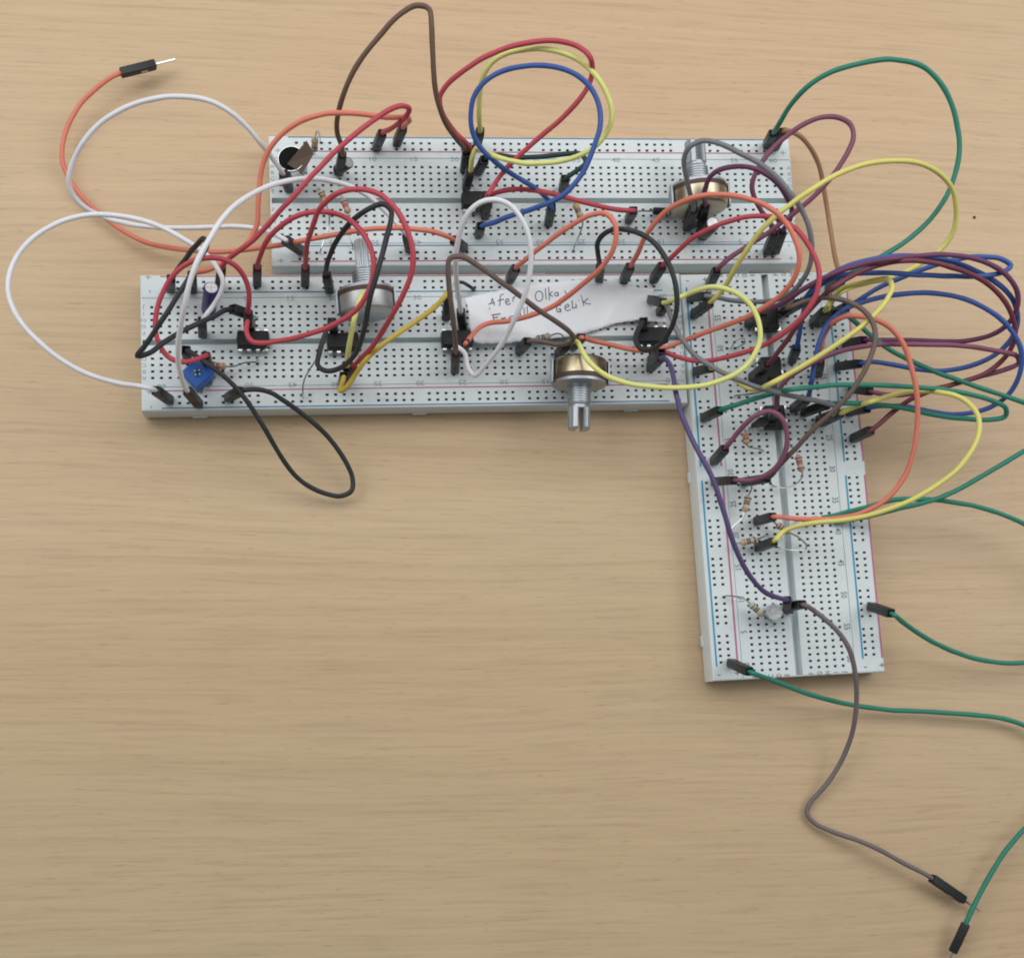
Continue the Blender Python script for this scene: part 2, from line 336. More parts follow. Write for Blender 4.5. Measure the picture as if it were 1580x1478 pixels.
WIRES = [
 ('orange', 'orange jumper whose loose plug lies at the top left of the table',
  [(-201.1,119.5,6.7),(-204.6,117.6,7.2),(-207.8,115.1,7),(-210.8,112.5,6.6),(-213.6,109.7,6.1),(-215.8,106.4,5.7),(-217.6,102.8,5.3),(-218.8,99,4.9),(-219.4,95.1,4.5),(-219.2,91.1,4),(-217.9,87.4,3.4),(-215.9,84,3),(-213.3,80.9,3),(-210.5,78.1,3),(-207.5,75.4,2.9),(-204.3,72.9,3),(-201.1,70.6,3.3),(-197.6,68.6,3.7),(-194,66.9,4.3),(-190.3,65.8,4.9),(-186.4,64.8,5.7),(-182.6,64,6.5),(-178.8,63.4,7.5),(-174.9,62.9,8.5),(-171.1,62.6,9.6),(-167.2,62.6,10.8),(-163.5,62.6,12.2),(-159.8,62.6,13.8),(-156.3,62.4,15.7),(-152.7,62.3,17.5),(-149,62.5,19.1),(-145.3,63,20.4),(-141.5,63.4,21.6),(-137.7,63.7,23),(-134,64,24.4),(-130.2,64.2,25.7),(-126.3,64.4,26.7),(-122.4,64.4,27.5),(-118.4,64.5,28),(-114.4,64.3,28),(-110.5,64.2,27.5),(-106.8,64,26),(-103.6,63.9,23.6),(-101.9,64.5,20.1)],
  [((-192.6,123.3,5.0),(-202.5,118.8,7.0)),((-98.0,67.0,9.0),(-102.6,64.1,21.9))]),
 ('orange', 'orange jumper from the upper breadboard top rail bending down past its left end',
  [(-117.8,97.9,20.8),(-117.4,97.1,24.8),(-116.8,95.9,28.6),(-116.3,94.7,32.3),(-117.3,94.3,35.2),(-120.1,92.1,38.9),(-123.5,90.9,40.8),(-127.4,90.9,41.4),(-131.4,90.9,42),(-135.4,90.8,42.2),(-139.5,90.6,42.1),(-143.4,89.8,41.6),(-147.1,88.7,40.6),(-150.5,87,39.1),(-153.4,85,37.2),(-155.8,82.4,35.2),(-157.5,79.5,33.1),(-158.5,76,31.2),(-158.8,72.3,29.8),(-159,68.6,28.2),(-159.2,65,26.5),(-160.7,61.5,24.9),(-163.2,58.6,23.8),(-166.4,56.2,23.3),(-169.7,54.1,22.5),(-173.2,52.2,22.1),(-176.6,50.6,23.6),(-177.9,50.3,20.9)],
  [((-118.8,99.6,9.0),(-117.6,97.6,22.8)),((-179.0,50.9,9.0),(-177.7,50.2,22.9))]),
 ('red', 'long straight red jumper crossing the left of the upper breadboard diagonally',
  [(-123.9,95.8,20.8),(-123.4,95,24.7),(-122.6,93.6,28.3),(-121.5,92.4,32),(-119.9,91.9,35.8),(-118.2,91.8,39.4),(-117.1,92.4,43.2),(-119.7,91.8,45.8),(-123.3,90,46.1),(-126.5,87.7,46),(-129.6,85.1,46.1),(-132.6,82.4,46),(-135.5,79.6,45.7),(-138.3,76.8,45.4),(-141.1,73.9,44.9),(-143.9,71,44.4),(-146.6,68.1,43.7),(-149.3,65.3,42.4),(-151.9,62.8,40.7),(-154.4,60.5,38.6),(-157.2,58.3,36.7),(-160,56.3,34.6),(-163,54.8,32.4),(-165.9,53.6,29.9),(-168,52.8,26.6),(-169.5,52.3,22.9),(-169.7,52.4,20.9)],
  [((-125.1,97.9,9.0),(-123.7,95.5,22.7)),((-171.4,52.6,9.0),(-169.4,52.3,22.8))]),
 ('red', 'red jumper curling round the left end of the lower breadboard',
  [(-161.6,39.3,21),(-161.5,39.5,25),(-161,40.6,28.7),(-161,43.2,31.7),(-162.1,45.7,34.6),(-164.2,47.6,37.4),(-167.3,48.6,39.7),(-171.2,48.8,40.1),(-175,48.1,39.5),(-178.5,46.5,38.3),(-181.3,44.3,36.6),(-183.4,41.5,34.8),(-185,38.1,33.3),(-185.9,34.4,32.1),(-186.1,30.8,30.6),(-185.1,27.2,29),(-182.8,24.6,27.2),(-179,23,28.2),(-175.4,24.4,26.1),(-173.1,26.7,22.9),(-173.4,26.8,21)],
  [((-161.8,39.2,9.0),(-161.6,39.3,23.0)),((-173.9,27.7,9.0),(-173.3,26.6,22.9))]),
 ('black', 'black jumper folded into a sharp corner hanging past the left end of the lower breadboard',
  [(-183.8,49.2,20.8),(-183,48.8,24.6),(-181.3,49.1,28.2),(-179.5,49.7,31.7),(-177.7,50.3,35.3),(-176.1,50.8,38.9),(-174.2,51.3,42.4),(-172.1,51.7,45.7),(-170.9,49.3,47),(-172.6,45.7,47.1),(-174.4,42.1,46.9),(-176.5,38.8,46.4),(-178.6,35.4,45.7),(-180.6,32.1,44.9),(-182.8,29,43.8),(-185.1,26.2,42.1),(-187.5,23.6,40.1),(-189.7,21.5,37.9),(-186.6,23,36.2),(-184,25.7,34.7),(-181.4,28.2,33.1),(-178.8,30.7,31.4),(-176.1,33.1,29.7),(-173.3,35.3,27.8),(-170.6,37.4,25.8),(-168.1,39.8,23.8),(-165.6,41.1,21.1)],
  [((-185.4,50.9,9.0),(-183.5,48.9,22.7)),((-161.6,41.3,16.0),(-166.3,41.0,22.0))]),
 ('white', 'white jumper making the wide upper loop left of the upper breadboard',
  [(-152.2,81.9,20.9),(-153,81.8,24.7),(-155,83.1,27.9),(-156.9,84.4,31.3),(-159,85.8,34.4),(-161.3,87.7,37),(-164.2,89.5,39.2),(-167.5,91,40.9),(-171.2,92.3,41.9),(-175.1,93,42.3),(-179.1,93.3,42.2),(-183.1,93.3,41.7),(-187,93,40.8),(-190.8,92.3,39.8),(-194.5,91.2,38.7),(-198.1,89.8,37.4),(-201.4,88,36),(-204.4,85.8,34.5),(-207.1,83.4,32.7),(-209.4,80.8,30.6),(-211.2,78.1,28.4),(-212.2,75,25.9),(-211.4,72.4,23),(-209.4,70.7,20.1),(-206.5,69.7,17.5),(-203,69,15.6),(-199.2,68.6,14.3),(-195.3,68.2,13.5),(-191.3,68,13.1),(-187.3,67.9,13),(-183.3,68,13.2),(-179.3,68.1,13.6),(-175.3,68.2,14.2),(-171.3,68.2,14.8),(-167.4,68.2,15.5),(-163.5,67.8,16.3),(-159.6,67,17.2),(-156.3,65.6,18.8),(-153.9,63.6,21.3),(-151.4,61.9,22.2),(-150.9,62.3,20.2)],
  [((-151.2,83.4,9.0),(-152.4,81.7,22.8)),((-147.1,64.0,9.0),(-151.6,62.0,22.1))]),
 ('white', 'white jumper making the wide lower loop far out over the table on the left',
  [(-186.6,16.4,20.9),(-188,16.4,24),(-192,17.1,24.1),(-195.9,17.3,25.1),(-199.7,17.9,26),(-203.5,18.9,26.8),(-207.2,20.2,27.6),(-210.7,22,28.4),(-214,24.1,29.2),(-217,26.6,29.9),(-219.8,29.4,30.5),(-222.3,32.5,30.9),(-224.3,35.9,31.1),(-225.7,39.7,31.1),(-226.1,43.6,30.8),(-225.5,47.6,30.2),(-224.2,51.3,29.7),(-222.2,54.7,29.2),(-219.6,57.8,28.8),(-216.6,60.3,28.3),(-213.2,62.4,27.9),(-209.5,64,27.4),(-205.7,65,27),(-201.7,65.4,26.8),(-197.7,65.2,26.9),(-193.9,64.4,27.5),(-190.1,63.2,28.4),(-186.5,61.7,29.1),(-183,59.9,29.7),(-179.5,57.9,30),(-176.1,56,29.6),(-172.9,53.7,28.9),(-170.3,50.7,28.3),(-168.5,47.2,27.4),(-169.2,43.7,26.1),(-171.3,40.7,24.4),(-173.7,37.6,24),(-174.7,36.9,20.9)],
  [((-184.8,17.1,9.0),(-186.9,16.3,22.8)),((-175.8,37.3,9.0),(-174.5,36.8,22.9))]),
 ('white', 'white jumper climbing from the lower breadboard front rail to the upper breadboard',
  [(-177.9,16.3,20.9),(-178.3,16.5,24.9),(-178.8,17.3,28.8),(-178.9,18.5,32.6),(-178.9,20,36.3),(-178.6,21.7,39.9),(-178.1,23.7,43.4),(-177.4,25.8,46.7),(-176.6,28,50),(-175.6,30.4,53),(-174.6,33.4,55.4),(-173.4,36.8,57.1),(-172,40.4,58.2),(-170.4,44.1,58.4),(-168.7,47.6,57.9),(-167.1,51.1,56.7),(-165.5,54.4,55),(-163.6,57.5,53.3),(-161.6,60.4,51.4),(-159.3,63.1,49.5),(-156.9,65.5,47.5),(-154.2,67.6,45.5),(-151.3,69.5,43.4),(-148.2,71.2,41.4),(-145,72.6,39.5),(-141.6,73.6,37.7),(-138.1,74.1,35.7),(-134.6,74.1,33.8),(-131.1,73.6,31.9),(-127.7,72.5,30.1),(-124.7,70.8,28.1),(-121.8,68.8,26.2),(-118.8,66.4,24.9),(-116.4,64.6,22.8),(-116.3,64.9,20.9)],
  [((-176.4,16.1,9.0),(-178.1,16.3,22.9)),((-114.7,65.9,9.0),(-116.5,64.7,22.8))]),
 ('red', 'red jumper in the smaller of two nested arches above the left knob shaft',
  [(-159.4,52.9,21),(-159.1,52.8,24.9),(-158.6,52.7,28.9),(-157.6,53.5,32.6),(-156.3,54.9,36.1),(-154.4,56.3,39.3),(-151.9,57.7,42.1),(-149,58.8,44.6),(-145.6,59.4,46.5),(-141.9,59.5,48),(-138.1,58.9,49.2),(-134.6,57.4,50),(-131.6,54.9,50.6),(-129.2,51.7,51),(-127.6,48.1,51.2),(-126.8,44.2,50.9),(-127.2,40.5,49.6),(-128.5,37.3,47.7),(-130.5,34.7,45.4),(-133.1,32.9,43.1),(-136.1,31.6,40.8),(-139.3,30.5,38.6),(-142.7,29.8,36.6),(-146,29.4,34.5),(-149.2,29.3,32.1),(-152.5,29.4,30),(-156.2,29.2,28.5),(-159.9,29.9,27.2),(-161.7,33,25.8),(-161.7,36.4,24.2),(-161.6,36.8,22.2)],
  [((-160.2,53.4,9.0),(-159.3,52.9,23.0)),((-161.5,40.1,11.5),(-161.6,36.3,24.0))]),
 ('red', 'red jumper in the taller of two nested arches, ending beside the left knob',
  [(-145.7,53.4,21),(-145.6,53.2,25),(-145.4,52.9,29),(-145.2,53,33),(-144.9,53.4,37),(-144.5,54,41),(-143.8,55,44.8),(-142.9,56.5,48.4),(-141.6,58.1,51.9),(-139.5,59.2,55.1),(-136.8,60.1,58),(-133.4,60.5,60.1),(-129.6,60.1,61.4),(-125.9,58.8,61.9),(-122.8,56.2,62.2),(-120.4,53,62.1),(-118.6,49.5,61.5),(-117.4,45.8,60.4),(-117.1,42.2,58.8),(-117.7,38.9,56.6),(-118.9,36,54.1),(-120.3,33.5,51.3),(-121.8,31.5,48.1),(-123.2,29.9,44.7),(-124.6,28.4,41.2),(-126,27.1,38),(-127.4,26.1,34.5),(-128.9,25.7,29.9),(-130.4,25.4,25.5),(-131.7,24.6,22.8),(-131.9,24.6,20.8)],
  [((-146.0,53.9,9.0),(-145.6,53.4,23.0)),((-133.8,23.9,9.0),(-131.6,24.7,22.8))]),
 ('black', 'black jumper in a narrow arch right beside the left knob shaft',
  [(-139.4,51.6,21),(-139.6,51.4,24.9),(-139.5,51.1,28.9),(-139.2,51.4,32.9),(-138.5,52.3,36.7),(-137.4,53.5,40.3),(-135.9,54.7,43.8),(-134,56.1,47),(-131.6,57.6,49.8),(-128.6,59,52),(-125,60.2,52.9),(-122.6,57.7,54.3),(-122.8,53.8,55),(-123.6,50,55.7),(-124.6,46.1,56),(-125.7,42.3,55.6),(-126.8,38.6,54.6),(-127.7,35.1,52.9),(-128.3,32.1,50.4),(-128.7,29.7,47.3),(-129.4,27.4,44.1),(-130.3,25.5,40.8),(-131.6,23.7,37.4),(-133.5,22.2,34.3),(-136,21.3,31.3),(-139.2,21.3,29),(-141.7,23.6,27),(-141.4,27.4,26),(-140.4,31.2,25.3),(-139.1,34.9,24.6),(-137.8,37.9,22.9),(-137.7,37.9,20.9)],
  [((-138.6,52.2,9.0),(-139.5,51.5,23.0)),((-137.1,39.4,9.0),(-137.9,37.7,22.9))]),
 ('gold', 'deep yellow jumper running from the paper label to a sharp bend',
  [(-104.1,46.5,20.9),(-104.3,47.6,24.5),(-105.5,45.2,27),(-107.3,42.3,28.8),(-109.6,39.6,30.5),(-112.3,37.1,32),(-115.1,34.7,33.4),(-118,32.3,34.4),(-121,29.8,35),(-124,27.4,34.6),(-126.9,25.1,33.1),(-129.4,22.6,31.5),(-131.4,20.1,29.3),(-133.4,17.7,26.9),(-135.3,17.1,24.5),(-134.4,20.8,24),(-134.2,22.1,20.9)],
  [((-103.6,44.9,9.0),(-104.2,46.8,22.9)),((-134.6,23.1,9.0),(-134.2,21.9,22.9))]),
 ('lime', 'short pale yellow jumper climbing onto the back of the left knob',
  [(-133.2,25.1,21),(-133.3,24.6,27),(-133.2,25.2,29.4),(-133,27,32.9),(-132.6,29.6,36.1),(-131.9,32.9,38.4),(-130.9,36.8,38.9),(-129.8,40.5,37.4),(-129.3,41.9,36)],
  [((-132.7,25.0,9.0),(-133.3,25.1,23.0)),None]),
 ('white', 'white jumper in a tall hoop left of the paper label',
  [(-100.3,42.1,20.9),(-100.9,42.1,24.8),(-101.7,42.8,28.6),(-102.4,43.7,32.4),(-103.1,44.8,36.2),(-103.7,46.3,39.9),(-104.2,48.3,43.2),(-104.4,50.7,46.4),(-104.2,53.2,49.5),(-103.4,55.7,52.5),(-101.8,58.1,55.2),(-99,59.9,57.2),(-95.2,60.4,58.2),(-91.4,59.2,58),(-88.8,56.4,57.5),(-86.8,53.1,56.4),(-85.5,49.7,54.8),(-84.9,46.3,52.8),(-85.1,43.1,50.5),(-85.7,39.9,48.2),(-86.5,37,45.6),(-87.5,34.3,42.8),(-88.5,32,39.7),(-89.6,30,36.5),(-91.1,28,33.4),(-92.7,26.2,30.2),(-94.5,24.5,27.1),(-96.6,22.8,24.2),(-98.5,25.6,22.9),(-99.4,29.4,22.9),(-101.7,31.4,22.9),(-101.5,31.5,20.9)],
  [((-98.5,42.2,9.0),(-100.6,42.0,22.8)),((-100.9,32.5,9.0),(-101.6,31.3,22.9))]),
 ('brown', 'grey brown jumper crossing over the paper label diagonally',
  [(-101.9,29.2,20.9),(-102.3,29.5,24.9),(-102.8,29.7,28.8),(-103.4,30.7,32.6),(-104,32.7,36),(-104.6,35.1,39),(-105.3,38,41.6),(-106,41.3,43.7),(-106.6,44.7,45.7),(-106.4,48.1,47.5),(-102.9,48.5,48),(-99.4,46.9,47.4),(-95.9,45,46.7),(-92.6,42.9,46),(-89.3,41,45.1),(-86,39.2,43.9),(-82.7,37.5,42.3),(-79.5,36.1,40.5),(-76.3,35,38.5),(-73.3,34.1,36),(-70.7,33.5,33.2),(-69,32.9,30),(-69.4,32.6,26.2),(-72.3,32.9,23.4),(-76.1,33.6,22.9),(-80,33.7,23.7),(-81.1,33.9,20.9)],
  [((-100.9,28.5,9.0),(-102.1,29.4,22.9)),((-81.3,35.1,9.0),(-81.1,33.7,22.9))]),
 ('orange', 'orange jumper lying over the paper label below the handwriting',
  [(-84.3,56,20.9),(-84.1,55.7,24.8),(-82.3,56.3,28.3),(-80.1,57.6,31.4),(-77.6,58.9,34.2),(-75,60.3,36.9),(-72.2,61.6,39.4),(-69.4,62.7,41.9),(-66.3,63.5,44.4),(-62.9,63.2,46.2),(-60.6,60.1,47),(-60.1,56.4,45.8),(-60.7,53.3,43.5),(-62.2,50.9,40.6),(-64.1,49.1,37.6),(-66.2,47.8,34.5),(-68.5,46.5,31.5),(-71,45.1,28.8),(-73.8,43.6,26.3),(-76.8,42.5,24),(-80,41.8,21.8),(-83.5,41.3,19.9),(-87.1,41,18.2),(-90.9,41,17.2),(-94.3,39.5,17.4),(-96.6,36.6,18.8),(-98.3,33.9,21.1),(-99.3,32.5,22.8),(-99.2,32.8,20.9)],
  [((-84.1,57.4,9.0),(-84.3,55.7,22.9)),((-98.5,34.6,9.0),(-99.3,32.6,22.8))]),
 ('black', 'black jumper arching over the right end of the paper label',
  [(-58.7,57.3,20.7),(-59.6,57.1,24.6),(-60.8,57,28.5),(-61.9,57.5,32.3),(-62.8,58.8,36),(-62.1,59.8,39.8),(-59.9,60.1,43.1),(-56.7,59.3,45.2),(-53.3,57.7,46.6),(-50.2,55.2,47.6),(-47.8,52.1,48),(-46,48.5,48.2),(-44.6,44.7,47.9),(-43.6,40.9,46.9),(-43,37.4,45.1),(-43,34.5,42.3),(-43.6,32.3,39.1),(-44.7,30.6,35.6),(-46.4,29.6,32.1),(-48.8,30.4,29),(-49.9,33.5,26.9),(-48.9,37,25.2),(-47,40.2,23.7),(-45.6,41.4,20.4)],
  [((-56.3,58.2,9.0),(-59.1,57.2,22.7)),((-42.4,43.3,9.0),(-46.2,41.1,22.3))]),
 ('orange', 'orange jumper in a wide arch over the right end of the upper breadboard',
  [(-49.8,57.8,20.9),(-50.1,57.5,24.9),(-50.5,57.3,28.8),(-50.2,58.3,32.6),(-49.6,60.2,36.1),(-48.6,61.9,39.5),(-47.1,63.6,42.8),(-45.3,65,46.1),(-42.9,65.8,49.1),(-40,66.2,51.8),(-36.5,66.3,53.8),(-32.9,66,55.2),(-29.2,65.1,56.5),(-25.5,63.8,57.3),(-21.9,62.1,57.8),(-18.7,59.8,58.1),(-16,56.9,58.1),(-14,53.5,57.9),(-12.7,49.8,57.2),(-12.3,46.4,55.3),(-12.7,43.5,52.5),(-13.8,41.5,49.3),(-15.4,40.1,46),(-17.3,39.2,42.6),(-19.3,38.5,39.2),(-21.5,38,35.9),(-23.7,37.6,32.7),(-26.2,37.2,29.6),(-29,36.7,26.8),(-31.9,36.1,24.1),(-35.1,35.3,21.8),(-38.5,34.4,20),(-42.2,33.8,18.8),(-46.1,33.6,17.9),(-50,34.2,17.4),(-53.8,35.1,17),(-57.7,36,16.6),(-61.3,36.4,17.8),(-63.4,35.8,21.1),(-65.2,35.4,22.9),(-65,35.6,20.9)],
  [((-48.6,58.5,9.0),(-50.0,57.6,22.9)),((-64.7,37.2,9.0),(-65.1,35.4,22.9))]),
 ('red', 'red jumper in the large arch round the right end of the upper breadboard',
  [(-40.2,58.3,20.9),(-40.2,58.1,24.9),(-39,58.6,28.6),(-37.1,60.2,31.7),(-34.9,61.9,34.6),(-32.3,63,37.3),(-29.4,63.8,39.9),(-26.2,64.4,42.1),(-22.7,64.8,44),(-19.2,64.5,45.8),(-15.7,63.5,47.5),(-12.5,61.6,48.8),(-9.7,59,49.8),(-7.5,55.8,50.5),(-5.9,52.2,50.9),(-4.8,48.4,51.2),(-4.5,44.5,50.7),(-4.9,40.8,49.4),(-6.2,37.7,47.3),(-7.9,35.2,44.7),(-9.9,33.4,41.8),(-12.2,32,38.9),(-14.6,30.8,36),(-17.3,30,33.2),(-20.1,29.5,30.4),(-23.1,29.2,27.8),(-26.3,29,25.5),(-29.7,29.2,23.5),(-33.1,30.2,21.7),(-36.6,31.5,20.7),(-39.2,32.4,20.5),(-41,31.9,20.9)],
  [((-39.2,59.1,9.0),(-40.3,58.2,22.9)),((-40.5,33.5,9.0),(-41.1,31.6,22.9))]),
 ('lime', 'pale yellow jumper hooping between the lower and the vertical breadboard',
  [(-69.5,33.3,20.9),(-69,33.3,24.6),(-67.3,32.5,27.3),(-66.5,29.2,29.6),(-65,25.8,31.3),(-62.5,23,32.4),(-59.4,20.7,33.2),(-55.7,19.3,33.6),(-51.9,18.2,34.3),(-48.1,17.6,35.3),(-44.3,17.2,36.2),(-40.3,17.2,36.7),(-36.4,17.5,37.1),(-32.5,18.1,37.5),(-28.7,19.2,38.1),(-25.2,20.6,39.1),(-22.1,22.9,40.1),(-19.7,26,40.7),(-18.3,29.6,41.4),(-18.4,33.5,42.1),(-19.4,37.4,42.1),(-21.2,40.8,41.5),(-24,43.6,40.8),(-27.5,45.2,40),(-31.1,46.1,38.6),(-34.2,46,36.2),(-36.7,45.7,33.1),(-39.4,44.7,32.3),(-40.4,45.5,26.8),(-40.6,47,22.3)],
  [((-69.3,34.4,9.0),(-69.6,33.1,22.9)),((-41.0,51.7,12.0),(-40.5,46.3,24.0))]),
 ('grey', 'thin grey jumper running from the lower breadboard across the vertical one',
  [(-39.3,46.6,20.8),(-39.9,45.1,25.3),(-39.3,42.1,26.2),(-38.7,38.4,28.2),(-37.8,34.8,29.7),(-36.2,31.4,31),(-34,28.2,32),(-31,25.7,32.7),(-27.6,23.6,33),(-24,21.8,33.1),(-20.3,20.3,33.1),(-16.5,19.1,33),(-12.6,18.3,32.6),(-8.7,17.6,31.9),(-4.7,17.2,30.9),(-0.8,16.8,30.1),(3,16.5,29),(6.8,16.3,27.3),(10.4,15.9,25.4),(10.7,14.1,22.8),(11,14.5,20.8)],
  [((-37.8,48.0,9.0),(-39.6,46.3,22.8)),((12.4,16.1,9.0),(10.8,14.2,22.8))]),
 ('brown', 'grey brown jumper forming a leaning loop beside the vertical breadboard',
  [(-10.4,-5.2,20.8),(-9.7,-5,24.6),(-8.4,-2.7,27.5),(-6.7,-0.3,30.2),(-5,2,33),(-3.2,4.3,35.7),(-1.3,6.6,38.3),(0.9,8.8,40.8),(3.1,11.2,43.1),(5.2,14,44.9),(7.2,17.1,46.4),(9.1,20.4,47.6),(10.6,24,48.4),(11.7,27.8,49),(11.7,31.7,49.1),(10.4,35.4,48.7),(8.2,38.5,47.5),(5.1,40.7,46.3),(0.9,41.3,46.6),(-1.1,42.9,41.3),(-4.4,42.4,39.3),(-7.4,41.4,37.4),(-6.8,42.7,33.8),(-5.2,44.5,30.6),(-3.4,46.3,27.5),(-1.6,48,24.4),(-0.8,48.9,20.7)],
  [((-12.2,-3.9,9.0),(-10.1,-5.4,22.8)),((1.2,50.9,9.0),(-1.1,48.5,22.6))]),
 ('violet', 'violet jumper snaking down over the left side of the vertical breadboard',
  [(-41.3,30.3,21),(-41.8,28.6,27.6),(-40.3,26.5,27.9),(-40.1,23.6,29.9),(-40.3,20.2,32.1),(-40.5,16.7,34),(-40.4,13.1,35.8),(-40.2,9.4,37.4),(-39.5,5.8,39),(-38.4,2.2,40.4),(-37,-1.4,41.3),(-35.3,-5,41.9),(-33.6,-8.7,42),(-32.2,-12.4,41.7),(-30.8,-16.1,41.1),(-29.3,-19.8,40.3),(-27.9,-23.4,39.3),(-26.3,-26.9,38),(-24.5,-30.2,36.5),(-22.5,-33.1,34.8),(-20,-35.8,33),(-17.2,-38,31.2),(-14.2,-39.6,29.1),(-11,-40.4,26.8),(-7.8,-40.9,24.5),(-5,-41.1,21.7),(-4.2,-41.4,19.8)],
  [((-40.8,31.0,9.0),(-41.3,30.2,23.0)),((0.7,-42.9,9.0),(-5.0,-41.1,21.6))]),
 ('greybrown', 'grey jumper trailing down to a loose plug at the bottom right',
  [(-0.9,-42.3,21),(-0,-42.8,23.4),(3.1,-44.1,21.3),(6.4,-46.3,20.9),(9.4,-48.9,20.9),(12,-51.9,20.5),(14.1,-55.3,19.7),(15.6,-58.8,18.6),(16.9,-62.4,17.2),(17.9,-65.9,15.6),(18.5,-69.6,13.9),(18.8,-73.2,12.3),(18.9,-76.8,10.5),(18.9,-80.3,8.6),(18.4,-83.9,6.8),(17.3,-87.5,5.4),(15.6,-91,4.2),(13.5,-94.3,3.3),(11,-97.3,2.6),(8.4,-100.3,1.8),(7.1,-104,1.6),(9.5,-107,1.9),(13,-108.8,2.6),(16.7,-110.2,3.4),(20.5,-111.4,4.2),(24.2,-112.8,4.9),(27.8,-114.5,5.1),(31.3,-116.5,5.1),(34.8,-118.5,5),(38.4,-120.3,5.1),(42,-122,5.1),(45.5,-124.1,4.7)],
  [((-0.2,-42.1,9.0),(-1.0,-42.4,23.0)),((54.6,-130.0,3.2),(43.9,-123.1,5.0))]),
 ('green', 'green jumper leaving the bottom corner of the vertical breadboard and ending in a loose plug',
  [(-17.5,-61.5,20.7),(-16.3,-62.4,23.1),(-13.3,-63.1,20.5),(-10.2,-63.8,18.1),(-6.7,-64.8,16.2),(-3.2,-65.8,14.7),(0.4,-66.8,13.1),(3.9,-67.8,11.6),(7.5,-68.7,10),(11.1,-69.6,8.6),(14.9,-70.4,7.3),(18.7,-71.1,6.2),(22.6,-71.6,5.3),(26.5,-72.1,4.7),(30.5,-72.5,4.3),(34.5,-72.9,4.1),(38.5,-73.1,4),(42.5,-73.3,3.9),(46.5,-73.5,4),(50.5,-73.7,4),(54.5,-73.9,4),(58.5,-74.1,4),(62.5,-74.5,4),(66.5,-75,4),(70.4,-75.7,4),(74.3,-76.8,4),(78.1,-78.2,3.9),(81.6,-80.1,4),(84.6,-82.7,4.4),(87.1,-85.9,4.8),(88.6,-89.5,5.1),(89.1,-93.5,5),(88.1,-97.4,5),(85.5,-100.4,5),(82.4,-102.9,5),(79.2,-105.4,5),(75.9,-107.6,5),(72.8,-110.1,5),(70,-113,5),(67.3,-116,5),(64.8,-119.2,5),(62.4,-122.4,5),(60.1,-125.7,5),(58,-129.1,5),(56,-132.6,5.1),(54.1,-136.1,5.1),(53.4,-137.9,4.7)],
  [((-18.1,-58.8,9.0),(-17.3,-61.9,22.6)),((50.4,-145.2,3.0),(53.9,-136.7,5.0))]),
 ('green', 'green jumper from the lower right rail of the vertical breadboard leaving the frame',
  [(26.1,-44.3,20.7),(26.9,-45.4,23.1),(29.8,-46.6,20.6),(32.8,-47.8,18.3),(36,-49.3,16.5),(39.4,-50.9,15.1),(42.8,-52.4,13.7),(46.3,-53.7,12.4),(49.9,-54.8,11.1),(53.6,-55.8,9.9),(57.3,-56.8,9.1),(61.2,-57.6,8.4),(65.1,-58.2,7.8),(69,-58.6,7.4),(73,-58.6,7),(76.9,-58.2,6.9),(80.8,-57.4,6.9),(84.5,-55.9,7),(87.8,-53.7,7.2),(90.7,-51,7.5),(93,-47.8,8),(94.3,-44.1,8.7),(94.6,-40.3,9.5),(94,-36.4,10.3),(92.7,-32.7,10.9),(90.8,-29.3,11.4),(88.5,-26.1,12),(85.6,-23.4,12.7),(82.5,-21.1,13.3),(79.1,-19,13.9),(75.6,-17.1,14.3),(72,-15.5,14.7),(68.3,-14.2,15),(64.5,-13,15.3),(60.6,-12,15.6),(56.8,-11.2,16),(52.9,-10.7,16.6),(49,-10.3,17.3),(45.1,-10.1,18),(41.1,-10,18.6),(37.2,-10.1,19),(33.2,-10.1,18.7),(29.3,-10.5,17.8),(25.9,-11.4,16),(22.5,-12.2,14.1),(19.1,-13.1,12.3),(15.5,-14,10.8),(11.8,-14.6,9.4)],
  [((26.3,-41.5,9.0),(26.0,-44.8,22.6)),None]),
 ('green', 'green jumper sweeping out past the right edge beside the vertical breadboard',
  [(14,45.9,20.6),(14.4,44.7,24.4),(15.1,42.4,27.5),(17.4,39.5,28.8),(20.3,36.7,29.1),(23.2,34,29.8),(26.5,31.7,30.1),(30.1,29.9,30.1),(33.8,28.3,29.9),(37.5,27,29.6),(41.4,25.7,29.2),(45.2,24.6,28.8),(48.9,23.4,28.6),(52.9,22.4,28.1),(56.8,21.4,27.7),(60.6,20.5,27.5),(64.3,19.4,27.3),(68.4,18.4,26.8),(72.2,17.2,26.4),(75.8,15.5,25.8),(79,13.3,24.7),(79,10.2,23.6),(75.6,8,23.2),(72.2,5.9,22.7),(68.8,3.8,22.3),(65.4,1.7,21.9),(62,-0.4,21.5),(58.5,-2.4,21),(55.1,-4.4,20.5),(51.6,-6.3,20.1),(47.9,-8,20),(44.2,-9.6,20),(40.5,-10.9,20),(36.6,-12,19.8),(32.7,-12.8,19.1),(29.2,-13.6,17.3),(26,-14.3,15),(22.7,-14.9,12.8),(19.1,-15.5,11.1),(15.5,-16,9.4)],
  [((13.2,48.8,9.0),(14.2,45.5,22.5)),None]),
 ('green', 'teal green jumper in a flat loop right of the vertical breadboard',
